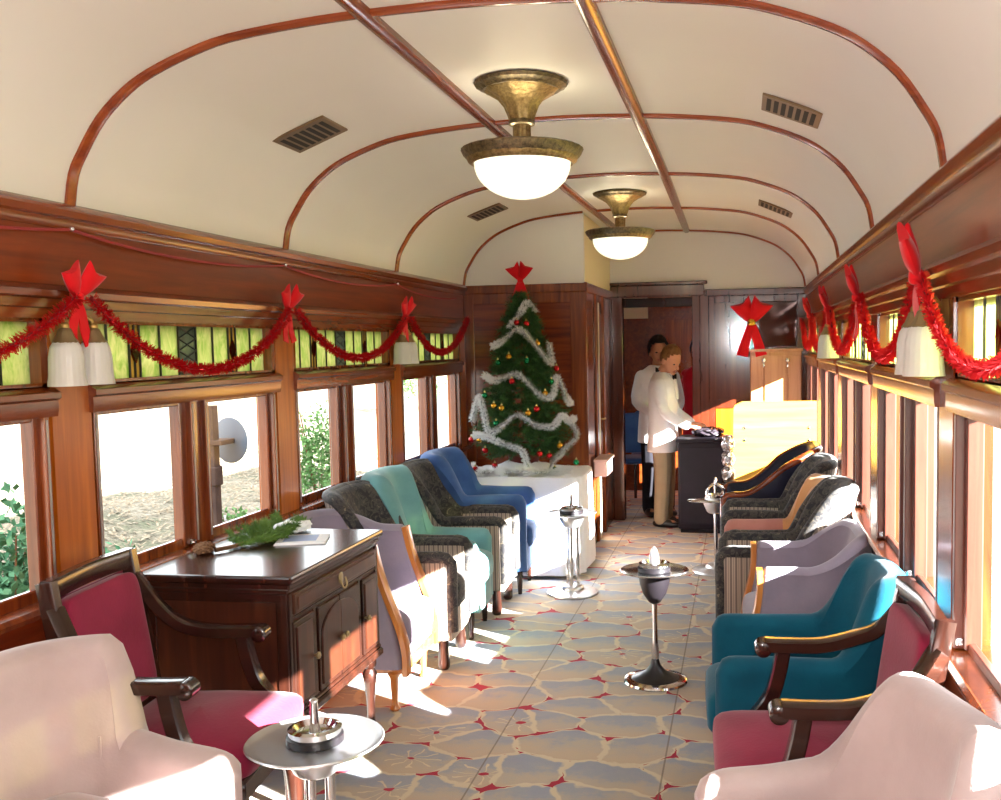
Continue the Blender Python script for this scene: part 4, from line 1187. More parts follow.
red('red tinsel swag over the window behind the sea-green chair', (.1, 4.38, 1.81), (.1, 5.93, 1.82), .24, 3)
red('red tinsel swag ending at the corner by the Christmas tree', (.1, 6.0, 1.81), (.1, 7.3, 1.83), .23, 4)
red('red tinsel swag running off the picture edge, above the pink chair at right', (W - .08, 2.88, 1.8), (W - .08, 1.5, 1.8), .24, 5, rad=.023)
red('red tinsel swag between the nearest right lamp and the next bow', (W - .07, 2.98, 1.8), (W - .07, 4.4, 1.81), .24, 6)
red('red tinsel swag right after the middle bow, before the far right lamp', (W - .07, 4.5, 1.81), (W - .07, 5.93, 1.82), .24, 7)
red('red tinsel swag between the far right lamp and the last bow', (W - .07, 6.03, 1.81), (W - .07, 7.47, 1.82), .24, 8)
red('red tinsel swag hanging in the far right corner by the locker', (W - .045, 7.56, 1.81), (W - .045, 8.95, 1.82), .24, 9)

cd = thing('picture_cord', 'thin pink-red cord looped along the left frieze below the cornice', 'cord', (.01, 2.9, 2.0))
bm = B()
kn = [(-1.5, .02), (.03, .02), (1.55, .02), (3.1, .02), (4.55, .0)]
pts = []
for (a, za), (c, zc) in zip(kn[:-1], kn[1:]): pts += [tuple(p) for p in swag((.008, a, za), (.008, c, zc), .04, 10)][:-1]
tube(bm, pts, .005, n=7, smooth_path=False); obj('cord', bm, M['cordm'], cd)
for a, za in kn[1:4]:
    bm = B(); ell(bm, (.01, a, za + .002), (.012, .009, .009), 10, 6); obj('hook', bm, M['chrome'], cd)

# ------------------------------------------------------------------ Christmas tree on its white table
TX, TY = .56, 7.1
tb = thing('tree_table', 'table under the white cloth carrying the Christmas tree', 'table', (.58, 7.12, 0))
bm = B(); bx(bm, -.37, .37, -.31, .31, .66, .7, bev=.006); obj('tabletop', bm, M['dark'], tb, smooth=False)
for sx in (-1, 1):
    for sy in (-1, 1):
        bm = B(); bx(bm, sx * .3 - .02, sx * .3 + .02, sy * .24 - .02, sy * .24 + .02, 0, .66, bev=.004); obj('leg', bm, M['dark'], tb, smooth=False)
# cloth: top, heaped round the pot, and skirts falling in folds
bm = B()
nx, ny = 44, 40
hx2, hy2 = .445, .385
rows = []
per = []
def rr(u):   # rounded rectangle outline
    a = 2 * PI * u
    return Vector((hx2 * sgnpow(math.cos(a), .35), hy2 * sgnpow(math.sin(a), .35)))
nu = 120
rings = []
for k in range(9):
    s = k / 8
    ring = []
    for i in range(nu):
        p = rr(i / nu) * s; d = math.hypot(p.x + .04, p.y)
        z = .706 + .1 * math.exp(-(d / .22) ** 2) + .012 * math.sin(p.x * 40 + p.y * 23) * (1 - s) + .004 * math.sin(p.y * 60)
        ring.append((p.x, p.y, z))
    rings.append(ring)
for k in range(1, 9):
    s = k / 8; ring = []
    for i in range(nu):
        p = rr(i / nu); a = 2 * PI * i / nu
        f = 1 + s * (.03 + .022 * math.sin(a * 15 + 1.3 * math.sin(a * 4)))
        ring.append((p.x * f, p.y * f, .706 - s * .68))
    rings.append(ring)
ring_surface(bm, rings, cap0=True, cap1=False)
rot_all(bm, Matrix.Translation((.58, 7.12, 0)))
tag(obj('tablecloth', bm, M['cloth'], auto=80), 'white cloth draped to the floor under the Christmas tree', 'tablecloth')

tr = thing('christmas_tree', 'green Christmas tree hung with baubles and silver tinsel in the left corner', 'Christmas tree', (TX, TY, .80))
bm = B(); lathe(bm, [(0.1, 0), (0.14, .14), (0.15, .15), (0.15, .17), (0.13, .17)], (0, 0, -.03), 28); obj('pot', bm, M['pot'], tr)
bm = B(); lathe(bm, [(.022, .1), (.016, .6), (.006, 1.16)], (0, 0, 0), 10); obj('trunk', bm, M['bark'], tr)
def tree_r(z):   # silhouette radius at height z over the base
    if z < .14: return .26 + .1 * (z / .14)
    t = (z - .14) / 1.06
    return max(.02, .385 * (1 - t) ** .62)
bm = B(); rnd = random.Random(3)
for k in range(640):
    z = .03 + 1.13 * (k / 640) ** 1.05; a = k * 2.399 + rnd.uniform(-.3, .3)
    R = tree_r(z + .03) * rnd.uniform(.78, 1.05)
    p0 = Vector((.02 * math.cos(a), .02 * math.sin(a), z + .03)); p1 = Vector((R * math.cos(a), R * math.sin(a), z - .01 + rnd.uniform(-.03, .05)))
    needle_branch(bm, p0.lerp(p1, .3), p1, 60, .046, flat=.8)
    for q in range(2):
        b0 = p0.lerp(p1, rnd.uniform(.5, .8)); b1 = b0 + Vector((rnd.uniform(-.07, .07), rnd.uniform(-.07, .07), rnd.uniform(-.02, .03))); needle_branch(bm, b0, b1, 22, .036, flat=.8)
needle_branch(bm, (0, 0, 1.1), (0, 0, 1.2), 60, .03)
obj('foliage', bm, M['pine'], tr, smooth=False)

CAMP = Vector((2.1357, 0, 1.6265))
def tree_pt(ang, z, k=1.0):
    r = tree_r(z) * k; a = math.radians(ang)
    return Vector((TX + r * math.cos(a), TY + r * math.sin(a), .80 + z))
FRONT = -78      # direction on the tree that faces down the car
STR = [
 ('silver tinsel strand looped over the tip of the Christmas tree', [(-50, .96, .7), (-20, 1.0, 1.0), (0, 1.06, 1.2), (40, 1.13, 1.0), (70, 1.07, 1.1)], 500),
 ('silver tinsel strand round the upper tier of the tree, below the tip', [(-70, .82, 1.1), (-40, .86, 1.1), (-10, .94, 1.05), (10, .9, 1.1), (30, .8, 1.1), (52, .7, 1.08), (62, .84, 1.1)], 800),
 ('silver tinsel strand across the tree between its upper and middle baubles', [(-75, .62, 1.05), (-40, .585, 1.05), (-10, .63, 1.05), (5, .58, 1.07), (22, .48, 1.06), (40, .47, 1.06), (58, .6, 1.06), (70, .45, 1.05), (85, .4, 1.05)], 1100),
 ('silver tinsel strand in deep scallops across the middle of the tree', [(-95, .28, 1.05), (-72, .46, 1.05), (-52, .38, 1.06), (-36, .23, 1.08), (-20, .28, 1.07), (-6, .35, 1.06), (12, .28, 1.08), (32, .26, 1.08), (48, .33, 1.06), (62, .28, 1.05), (80, .3, 1.05)], 1300),
 ('silver tinsel strand falling down the front of the tree to the cloth', [(-60, .2, 1.07), (-40, .2, 1.09), (-18, .15, 1.09), (-2, .1, 1.1), (4, .0, 1.12), (10, -.05, 1.15)], 700),
 ('silver tinsel strand hanging down the lower side of the tree nearest the corridor', [(60, .3, 1.06), (66, .18, 1.1), (60, .1, 1.05), (54, .0, 1.0), (48, -.06, 1.1)], 600),
]
for i, (lb, pts, n) in enumerate(STR):
    path = catmull([tree_pt(FRONT + a, z, k * 1.02) for a, z, k in pts], 7)
    tinsel('silver_tinsel', lb, 'silver tinsel strands on the tree', path, .031, int(n * 2.4), M['silcore'], M['siltin'], seed=40 + i)
path = catmull([(.2, 6.98, .76), (.24, 6.86, .735), (.33, 6.8, .74), (.42, 6.84, .74), (.5, 6.79, .74), (.6, 6.82, .74), (.72, 6.8, .74), (.84, 6.86, .735), (.92, 6.98, .735)], 7)
tinsel('silver_tinsel', 'silver tinsel heaped along the cloth at the foot of the tree', 'silver tinsel strands on the tree', path, .04, 3600, M['silcore'], M['siltin'], seed=60)

def bauble(label, mat, P, r=.021):
    e = thing('bauble', label, 'bauble', P, 0, 'baubles on the Christmas tree')
    bm = B(); ell(bm, (0, 0, 0), (r, r, r), 18, 12); obj('ball', bm, mat, e)
    bm = B(); lathe(bm, [(.007, r * .93), (.007, r + .007), (.002, r + .009)], (0, 0, 0), 10); pts = [(0, .004 * math.cos(a), r + .011 + .005 * math.sin(a)) for a in [2 * PI * k / 8 for k in range(9)]]
    tube(bm, pts, .0012, n=5, smooth_path=False); obj('cap', bm, M['cap'], e)
BB = [  # colour, angle from front, height, note
 ('red', -12, .99, 'red bauble topmost on the tree, on its window side'), ('red', 14, .98, 'red bauble topmost on the tree, on its corridor side'),
 ('gold', 32, .84, 'gold bauble highest on the tree, below its tip'), ('gold', -22, .75, 'gold bauble above the upper tinsel strand, window side'),
 ('green', 8, .72, 'green bauble in the middle of the tree above the upper strand'), ('green', -42, .71, 'green bauble highest on the window side of the tree'),
 ('red', -14, .58, 'red bauble just below the upper tinsel strand'), ('red', 66, .66, 'red bauble on the corridor edge of the tree, high up'),
 ('green', 44, .57, 'green bauble on the corridor side, level with the upper strand'), ('gold', 30, .49, 'gold bauble in the dip of the upper strand'),
 ('green', -56, .48, 'green bauble on the window edge of the tree, halfway up'), ('gold', -36, .41, 'gold bauble of the close pair, the one towards the windows'),
 ('gold', -25, .395, 'gold bauble of the close pair, the one towards the aisle'), ('red', 16, .385, 'red bauble in the middle of the tree above the scallops'),
 ('gold', 6, .36, 'gold bauble right beside the red one above the scallops'), ('green', -30, .29, 'green bauble behind a scallop of silver tinsel'),
 ('gold', -50, .17, 'gold bauble low on the window side of the tree'), ('red', -66, .165, 'red bauble at the window edge below the scallops'),
 ('red', -52, .09, 'red bauble low on the window side, under a gold one'), ('gold', 44, .12, 'gold bauble low on the corridor side of the tree'),
 ('red', 20, .07, 'red bauble low in the middle of the tree'), ('red', 35, .05, 'red bauble low beside the hanging strand, corridor side'),
 ('red', -46, -.02, 'red bauble near the cloth on the window side of the tree'), ('green', 50, -.06, 'green bauble near the cloth beside the hanging strand'),
]
for col, a, z, lb in BB: bauble(lb, M[col], tree_pt(FRONT + a, max(z, 0), 1.06 if z > 0 else 1.1) + Vector((0, 0, min(z, 0))))
bauble('red bauble lying in the tinsel heap at the foot of the tree', M['red'], Vector((.27, 6.81, .76)))
bauble('green bauble hanging lowest at the corridor end of the cloth', M['green'], Vector((.98, 6.9, .80)))

# ------------------------------------------------------------------ far end furniture
pt = thing('plywood_partition', 'pale plywood partition with one rounded corner and screw caps, right far end', 'partition', (2.385, 8.1, 0))
bm = B()
pts = [(.33, .3), (.33, 1.15), (-.25, 1.15)] + [(-.25 - .07 * math.sin(q), 1.08 + .07 * math.cos(q)) for q in [PI / 2 * k / 6 for k in range(1, 7)]] + [(-.335, .3)]
extrude_poly(bm, pts, 'y', -.02, .02); obj('panel', bm, M['ply'], pt, smooth=False)
bm = B()
for x in (-.235, .27):
    for z in (.84, .94):
        c2 = B(); lathe(c2, [(0.011, 0), (0.011, .003), (0.006, .005)], (0, 0, 0), 12); bmesh.ops.transform(c2, matrix=Matrix.Translation((x, -.02, z)) @ Matrix.Rotation(PI / 2, 4, 'X'), verts=c2.verts)
        tmp = bpy.data.meshes.new('tmp'); c2.to_mesh(tmp); c2.free(); bm.from_mesh(tmp); bpy.data.meshes.remove(tmp)
obj('screw_cap', bm, M['chrome'], pt)
bm = B(); bx(bm, -.33, .33, .02, .38, .3, .44, bev=.01); obj('bench_seat', bm, M['ply'], pt, smooth=False)
for x in (-.3, .3):
    bm = B(); bx(bm, x - .025, x + .025, -.018, .018, 0, .3, bev=.004); obj('leg', bm, M['dark'], pt, smooth=False)
lk = thing('locker', 'light brown wooden locker with two hooks, standing behind the plywood partition', 'locker', (2.43, 9.075, 0))
M['lockw'] = wood('light_brown_locker', (170, 112, 72), (188, 130, 88), (200, 144, 100), 'z', rough=0.35)
bm = B(); bx(bm, -.225, .225, -.035, .04, 0, 1.535, bev=.006); obj('body', bm, M['lockw'], lk, smooth=False)
bm = B(); bx(bm, -.235, .235, -.05, .04, 1.535, 1.56, bev=.005); obj('top', bm, M['lockw'], lk, smooth=False)
for x0, x1 in ((-.22, -.115), (-.1, .09), (.105, .22)):
    bm = B(); bx(bm, x0, x1, -.047, -.035, .05, 1.5, bev=.004); obj('door', bm, M['lockw'], lk, smooth=False)
for x in (-.105, .1):
    bm = B(); ell(bm, (x, -.057, 1.46), (.018, .014, .02)); tube(bm, [(x, -.047, 1.45), (x, -.075, 1.42), (x, -.07, 1.4)], .007, n=7); obj('coat_hook', bm, M['chrome'], lk)

cb = thing('drinks_cabinet', 'dark leather-covered cabinet the waiter leans his hands on', 'cabinet', (1.81, 8.7, 0), math.radians(-4))
bm = B(); bx(bm, -.21, .21, -.2, .2, .03, .78, bev=.02, seg=2); obj('body', bm, M['cabblack'], cb)
bm = B(); bx(bm, -.225, .225, -.215, .215, .78, .81, bev=.01, seg=2); obj('top', bm, M['cabblack'], cb)
bm = B(); bx(bm, -.19, .19, -.18, .18, 0, .03); obj('plinth', bm, M['blk'], cb, smooth=False)
bm = B(); bx(bm, -.19, .19, -.206, -.2, .08, .74, bev=.003); obj('door', bm, M['cabblack'], cb, smooth=False)
def crumple(name, label, cat, mat, loc, s, n, seed, group=None):
    rnd = random.Random(seed); bm = B(); superbox(bm, (0, 0, s[2]), s, .8, .8, n, n // 2)
    for v in bm.verts:
        k = .16; v.co.x += rnd.uniform(-k, k) * s[0]; v.co.y += rnd.uniform(-k, k) * s[1]; v.co.z = max(0, v.co.z + rnd.uniform(-k, k) * s[2])
    o = tag(obj(name, bm, mat, smooth=False), label, cat, group); o.location = loc; return o
crumple('plastic_bag', 'crumpled dark plastic bag on top of the dark cabinet', 'bag', M['plastic'], (1.84, 8.72, .81), (.13, .12, .04), 26, 5)
st = thing('serving_stand', 'small dark stand holding the wrapped silver parcels beside the plywood partition', 'stand', (2.02, 8.1, 0))
bm = B(); bx(bm, -.055, .055, -.1, .1, .48, .5, bev=.003); obj('shelf', bm, M['dark'], st, smooth=False)
for x in (-.045, .045):
    for y in (-.09, .09):
        bm = B(); bx(bm, x - .008, x + .008, y - .008, y + .008, 0, .48); obj('leg', bm, M['dark'], st, smooth=False)
for k, w in enumerate(('bottom of the three beside the plywood partition', 'middle of the three beside the plywood partition', 'top of the three beside the plywood partition')):
    crumple('wrapped_parcel', 'silver-wrapped parcel, ' + w, 'parcel', M['foil'], (2.02, 8.1, .502 + .125 * k), (.052, .11, .06), 20, 11 + k, 'stacked silver parcels')
bk = thing('wall_bracket', 'pinkish wooden folding shelf box on the corridor side wall', 'shelf', (.975, 7.95, .58))
bm = B(); bx(bm, 0, .1, -.18, .18, 0, .12, bev=.006); obj('box', bm, M['pinkbox'], bk, smooth=False)
bm = B(); bx(bm, -.002, .115, -.2, .2, .12, .14, bev=.004); obj('lid', bm, M['pinkbox'], bk, smooth=False)

def blue_chair(label, x, y, rz):
    e = thing('dining_chair', label, 'chair', (x, y, 0), rz, 'blue chairs in the next saloon')
    bm = B(); superbox(bm, (0, 0, .45), (.21, .2, .035), .5, .3, 28, 10); obj('seat', bm, M['blue'], e)
    bm = B(); superbox(bm, (-.2, 0, .74), (.03, .19, .2), .5, .4, 28, 14); obj('backrest', bm, M['blue'], e)
    for sx in (-1, 1):
        for sy in (-1, 1):
            bm = B(); bx(bm, sx * .17 - .015, sx * .17 + .015, sy * .16 - .015, sy * .16 + .015, 0, .43); obj('leg', bm, M['dark'], e, smooth=False)
    for sy in (-1, 1):
        bm = B(); tube(bm, [(-.18, sy * .2, .66), (.05, sy * .22, .64), (.12, sy * .2, .45)], .014); obj('arm', bm, M['orange'], e)
    return e
blue_chair('blue upholstered chair just beyond the doorway, nearer of two', 1.02, 10.1, PI / 2 + .3)
blue_chair('blue upholstered chair beyond the doorway, half behind the nearer one', 1.16, 10.62, PI / 2 + .1)

# ------------------------------------------------------------------ people
def remesh(bm, voxel, smooth_it=4):
    me = bpy.data.meshes.new('tmp'); bmesh.ops.recalc_face_normals(bm, faces=bm.faces); bm.to_mesh(me); bm.free()
    o = bpy.data.objects.new('tmp', me); COL.objects.link(o)
    r = o.modifiers.new('r', 'REMESH'); r.mode = 'VOXEL'; r.voxel_size = voxel
    s = o.modifiers.new('s', 'SMOOTH'); s.factor = .5; s.iterations = smooth_it
    dg = bpy.context.evaluated_depsgraph_get(); dg.update()
    m2 = bpy.data.meshes.new_from_object(o.evaluated_get(dg))
    out = B(); out.from_mesh(m2)
    bpy.data.objects.remove(o); bpy.data.meshes.remove(me); bpy.data.meshes.remove(m2)
    return out

def loft(bm, secs, n=20, e=.8):
    rings = []
    for (c, rx, ry) in secs:
        rings.append([(c[0] + rx * sgnpow(math.cos(2 * PI * i / n), e), c[1] + ry * sgnpow(math.sin(2 * PI * i / n), e), c[2]) for i in range(n)])
    ring_surface(bm, rings)

def person(label, loc, rz, H, pitch, yaw, skin, hair, jacket, trouser, arms, bow_tie=True, group=None):
    """faces +X.  arms: for each side (elbow, wrist) in metres for a 1.6 m figure"""
    e = thing('person', label, 'person', loc, rz, group)
    k = H / 1.6; e.scale = (k, k, k)
    HM = Matrix.Translation((0.03, 0, 1.362)) @ Matrix.Rotation(yaw, 4, 'Z') @ Matrix.Rotation(pitch, 4, 'Y')
    def hp(x, y, z): return HM @ Vector((x, y, z))
    bm = B()
    loft(bm, [((0, 0, .8), .09, .14), ((0, 0, .92), .088, .135), ((0, 0, 1.05), .085, .13), ((0, 0, 1.18), .095, .145), ((0, 0, 1.26), .085, .14), ((-.005, 0, 1.32), .06, .1), ((0, 0, 1.35), .045, .05)])
    capsule(bm, [(-.005, 0, 1.3), (0.0, 0, 1.36), hp(0.005, 0, .04)], [.052, .048, .05])
    # head
    hb = B()
    superbox(hb, (0.012, 0, .125), (.093, .072, .112), 1, 1, 24, 16)
    superbox(hb, (0.04, 0, .06), (.055, .052, .055), 1, 1, 18, 12)             # jaw
    superbox(hb, (0.085, 0, .022), (.02, .022, .018), 1, 1, 12, 8)              # chin
    superbox(hb, (0.085, 0, .132), (.022, .045, .014), 1, 1, 14, 8)             # brow
    tube(hb, [(.094, 0, .125), (.112, 0, .098), (.122, 0, .082), (.1, 0, .074)], [.008, .011, .014, .01], n=8)
    for s in (-1, 1):
        superbox(hb, (.092, s * .012, .078), (.012, .01, .009), 1, 1, 8, 6)
        superbox(hb, (-.0, s * .074, .1), (.022, .01, .032), 1, 1, 12, 8)       # ear
    rot_all(hb, HM)
    tmp = bpy.data.meshes.new('t'); hb.to_mesh(tmp); hb.free(); bm.from_mesh(tmp); bpy.data.meshes.remove(tmp)
    # legs
    for s in (-1, 1):
        capsule(bm, [(0, s * .08, .82), (.01, s * .082, .44), (-.01, s * .085, .1)], [.075, .052, .038])
        capsule(bm, [(-.02, s * .085, .05), (.1, s * .095, .035)], [.036, .03])
    hands = []
    for s, (el, wr, hd) in zip((-1, 1), arms):
        sh = Vector((0, s * .142, 1.245)); el = Vector(el); wr = Vector(wr); d = Vector(hd).normalized()
        capsule(bm, [sh, el, wr], [.042, .036, .026])
        # hand: palm, four fingers, thumb
        side = d.cross(Vector((0, 0, 1))).normalized()
        if side.length < .1: side = Vector((0, 1, 0))
        side = side * (1 if s < 0 else -1)                                    # thumb side = towards the middle
        dn = Vector((0, 0, -1))
        pc = wr + d * .045
        for q in (-.024, -.008, .008, .024): capsule(bm, [wr + d * .005 + side * q * .6, pc + side * q + d * .03], [.016, .0135], n=8)
        for q, L in zip((-.027, -.009, .009, .026), (.052, .068, .074, .066)):
            b0 = pc + side * q + d * .03; b1 = b0 + d * L * .5 + dn * .006; b2 = b1 + d * L * .42 + dn * .022
            capsule(bm, [b0, b1, b2], [.0095, .0088, .0072], n=8)
        t0 = wr + d * .02 + side * .026; capsule(bm, [t0, t0 + d * .03 + side * .02 + dn * .006, t0 + d * .062 + side * .022 + dn * .02], [.0125, .0105, .0085], n=8)
    obj('body', remesh(bm, .006, 3), skin, e, auto=180)
    for s in (-1, 1):
        bm = B(); c = hp(.095, s * .032, .112); ell(bm, c, (.009, .012, .007), 10, 8); obj('eye', bm, M['eye'], e)
    bm = B(); tube(bm, [hp(.102, -.022, .048), hp(.113, 0, .047), hp(.102, .022, .048)], .005, n=8); obj('mouth', bm, M['lip'], e)
    # hair cap
    bm = B(); rnd = random.Random(4)
    superbox(bm, (-.002, 0, .137), (.1, .081, .115), 1, 1, 36, 24)
    dl = []
    for v in bm.verts:
        x, y, z = v.co
        front = x > .05 and z < .178
        low = z < (.075 if x < 0 else .075 + (x / .05) * .07)
        if front or low: dl.append(v)
        else: v.co += Vector((rnd.uniform(-1, 1), rnd.uniform(-1, 1), rnd.uniform(-.5, 1))) * .0035
    bmesh.ops.delete(bm, geom=dl, context='VERTS'); rot_all(bm, HM)
    o = obj('hair', bm, hair, e, auto=180); md = o.modifiers.new('thickness', 'SOLIDIFY'); md.thickness = .014; md.offset = -1
    # jacket: body and sleeves in one garment
    bm = B()
    loft(bm, [((0, 0, .66), .135, .185), ((0, 0, .8), .128, .178), ((0, 0, .95), .118, .165), ((0, 0, 1.1), .118, .17), ((0, 0, 1.22), .12, .185), ((-.003, 0, 1.29), .1, .165), ((-.008, 0, 1.335), .07, .095), ((-.008, 0, 1.355), .058, .068)])
    for s, (el, wr, hd) in zip((-1, 1), arms):
        capsule(bm, [(0, s * .148, 1.25), el, Vector(el).lerp(Vector(wr), .93)], [.064, .05, .04])
    obj('jacket', remesh(bm, .009, 3), jacket, e, auto=180)
    if bow_tie:
        bm = B()
        ribbon(bm, [(.1, 0, 1.3), (.118, 0, 1.22), (.126, 0, 1.12)], .05, .012, (1, 0, 0), .006); obj('shirt_front', bm, M['paper'], e)
        bm = B()
        for s in (-1, 1): extrude_poly(bm, [(0, 1.317), (s * .05, 1.337), (s * .05, 1.29), (0, 1.307)][::s], 'x', .095, .113)
        superbox(bm, (.108, 0, 1.312), (.012, .011, .012), .7, .7, 10, 8); obj('bow_tie', bm, M['blk'], e, smooth=False)
        for s in (-1, 1):
            bm = B(); ribbon(bm, [(.062, s * .06, 1.345), (.108, s * .05, 1.27), (.13, s * .02, 1.12)], .03, .05, (1, 0, 0), .006); obj('lapel', bm, jacket, e)
    bm = B()
    loft(bm, [((0, 0, .74), .105, .15), ((0, 0, .84), .108, .155), ((0, 0, .93), .1, .148)])
    for s in (-1, 1): loft_secs = capsule(bm, [(0, s * .078, .8), (.012, s * .084, .44), (-.008, s * .088, .07)], [.092, .076, .066])
    b2 = remesh(bm, .009, 3)
    for v in b2.verts: v.co.z = max(v.co.z, .03)
    obj('trousers', b2, trouser, e, auto=180)
    for s in (-1, 1):
        bm = B(); superbox(bm, (.045, s * .095, .036), (.13, .044, .036), .8, .8, 20, 10)
        for v in bm.verts:
            if v.co.x > .08: v.co.z *= .75
            v.co.z = max(v.co.z, 0)
        obj('shoe', bm, M['shoe'], e)
    return e
person('fair-haired young waiter in white jacket and khaki trousers, hands on the dark cabinet', (1.44, 8.86, 0), math.radians(-8), 1.62, math.radians(26), math.radians(-34), M['skin'], M['hairbr'], M['white'], M['khaki'],
       [((.06, -.2, 1.02), (.24, -.1, .885), (.9, .25, -.05)), ((.06, .2, 1.02), (.24, .09, .9), (.9, -.25, -.05))])
person('dark-haired waiter in white jacket and black trousers standing behind the fair-haired one', (1.345, 9.42, 0), math.radians(-66), 1.68, math.radians(4), math.radians(-10), M['skin2'], M['hairbk'], M['white'], M['blk'],
       [((.02, -.2, 1.03), (.2, -.09, .93), (.8, .3, -.2)), ((.02, .2, 1.03), (.2, .09, .93), (.8, -.3, -.2))])
person('person in a red top mostly hidden behind the door jamb', (1.72, 10.2, 0), math.radians(-110), 1.66, 0, 0, M['skin2'], M['hairbk'], M['redshirt'], M['blk'],
       [((-.02, -.22, 1.0), (.03, -.22, .8), (.1, 0, -1)), ((-.02, .22, 1.0), (.03, .22, .8), (.1, 0, -1))], bow_tie=False)

# ------------------------------------------------------------------ outside
bm = B(); rnd = random.Random(9)
nx, ny = 70, 60
def gz(x, y):
    z = -1.0
    if x < -1.5:
        t = min(1, (-1.5 - x) / 4.5); z += .55 * t * t * (3 - 2 * t) * (1 + .25 * math.sin(y * .7))
    return z + .04 * math.sin(x * 3.1 + y * 1.7) * math.cos(y * 2.3)
rows = []
for i in range(nx + 1):
    x = -60 + 100 * (i / nx) if False else None
xs = [-140, -90, -60, -40, -28, -20, -16, -13] + [-11 + .35 * i for i in range(32)] + [1, 4, 8, 14, 25, 45, 90]
ys = [-60, -30, -15, -8, -4] + [-2 + .6 * i for i in range(50)] + [30, 36, 45, 60, 90, 140]
vs = [[bm.verts.new((x, y, gz(x, y))) for y in ys] for x in xs]
for i in range(len(xs) - 1):
    for j in range(len(ys) - 1): bm.faces.new((vs[i][j], vs[i + 1][j], vs[i + 1][j + 1], vs[i][j + 1]))
struct('ground', bm, M['ground'], auto=180)

def shrub(label, x, y, rx, ry, h, n, leaf, mat, seed, group='shrubs outside the left windows'):
    z = gz(x, y); e = thing('shrub', label, 'shrub', (x, y, z), 0, group); rnd = random.Random(seed)
    bm = B()
    for k in range(6):
        a = rnd.uniform(0, 2 * PI); tube(bm, [(0, 0, -.05), (rx * .3 * math.cos(a), ry * .3 * math.sin(a), h * .45), (rx * .6 * math.cos(a), ry * .6 * math.sin(a), h * .85)], [.014, .01, .004], n=6)
    obj('stem', bm, M['bark'], e)
    bm = B()
    for k in range(n):
        a = rnd.uniform(0, 2 * PI); v = rnd.uniform(-.5, 1); q = rnd.uniform(.35, 1) ** .5 * (.75 + .25 * math.sin(a * 5 + v * 7))
        c = math.sqrt(max(0, 1 - v * v)); p = Vector((rx * q * c * math.cos(a), ry * q * c * math.sin(a), h * (.42 + .55 * v * q)))
        d = Vector((rnd.gauss(0, 1), rnd.gauss(0, 1), rnd.gauss(.3, 1))).normalized() * leaf; s = d.cross(Vector((rnd.gauss(0, 1), rnd.gauss(0, 1), rnd.gauss(0, 1)))).normalized() * leaf * .24
        bm.faces.new([bm.verts.new(p), bm.verts.new(p + d * .5 + s), bm.verts.new(p + d), bm.verts.new(p + d * .5 - s)])
    obj('foliage', bm, mat, e, smooth=False)
SH = [('tall feathery grey-green shrub outside the window beside the pink armchair', -1.5, 4.35, .5, .55, 2.1, 9000, .07, M['shrub2']),
      ('low green shrub outside below the window behind the maroon chair', -2.2, 6.35, .5, .42, 1.3, 4500, .06, M['shrub2']),
      ('green shrub outside at the foot of the signal post', -2.35, 8.25, .5, .4, 1.25, 4500, .06, M['shrub']),
      ('pale sapling outside the window behind the floral chair', -3.4, 12.45, .42, .42, 1.75, 1500, .08, M['shrub']),
      ('faint pale shrub outside the farthest left window', -7.5, 29.0, .9, .9, 2.2, 1600, .12, M['shrub'])]
for i, (lb, x, y, rx, ry, h, n, lf, m) in enumerate(SH): shrub(lb, x, y, rx, ry, h, n, lf, m, 70 + i)
for i, (lb, pts, r) in enumerate((('pale weathered log on the bank outside the window behind the sideboard', [(-3.4, 7.9, 0), (-3.9, 9.6, 0.02), (-4.2, 11.4, 0.0)], .1), ('short pale log outside beside the low green shrub', [(-3.6, 8.6, .1), (-4.6, 9.4, .1)], .09))):
    bm = B(); tube(bm, [(x, y, gz(x, y) + r * .8 + z) for x, y, z in pts], [r, r * .9, r * .7], n=10, per=8)
    for v in bm.verts: v.co += Vector((random.uniform(-.012, .012), random.uniform(-.012, .012), random.uniform(-.012, .012)))
    tag(obj('fallen_log', bm, M['log']), lb, 'log', 'logs on the bank outside')
bm = B(); rnd = random.Random(21)
for k in range(9000):
    x = -2.5 - rnd.random() * 5.5; y = 5 + rnd.random() * 14; z = gz(x, y) + .01
    a = rnd.uniform(0, PI); L = rnd.uniform(.04, .12); d = Vector((math.cos(a), math.sin(a), rnd.uniform(-.1, .5))) * L; s = Vector((-math.sin(a), math.cos(a), .2)) * .012
    p = Vector((x, y, z)); bm.faces.new([bm.verts.new(p - s), bm.verts.new(p + s), bm.verts.new(p + d + s), bm.verts.new(p + d - s)])
tag(obj('leaf_litter', bm, M['twig'], smooth=False), 'dry twigs and leaf litter scattered on the bank outside', 'leaf litter', kind='stuff')
sg = thing('trackside_signal', 'grey round disc on a rusty post outside the window behind the sideboard', 'signal', (-2.2, 7.64, gz(-2.2, 7.64)))
bm = B(); bx(bm, -.045, .045, -.045, .045, 0, 2.15, bev=.006); obj('post', bm, M['postm'], sg, smooth=False)
bm = B(); lathe(bm, [(.0, 0), (.185, 0), (.195, .006), (.185, .014), (0, .014)], (0, 0, 0), 40)
zc = .87 - gz(-2.2, 7.64)
rot_all(bm, Matrix.Translation((.06, .2, zc)) @ Matrix.Rotation(math.radians(90), 4, 'X') @ Matrix.Rotation(0, 4, 'Y')); 
rot_all(bm, Matrix.Translation((.06, .2, zc)) @ Matrix.Rotation(math.radians(-16), 4, 'Z') @ Matrix.Translation((-.06, -.2, -zc)))
obj('disc', bm, M['disc'], sg)
bm = B(); bx(bm, -.05, .12, -.06, .16, zc - .02, zc + .02, bev=.004); bx(bm, -.06, .06, -.06, .06, zc - .36, zc - .2, bev=.01); obj('bracket', bm, M['postm'], sg, smooth=False)

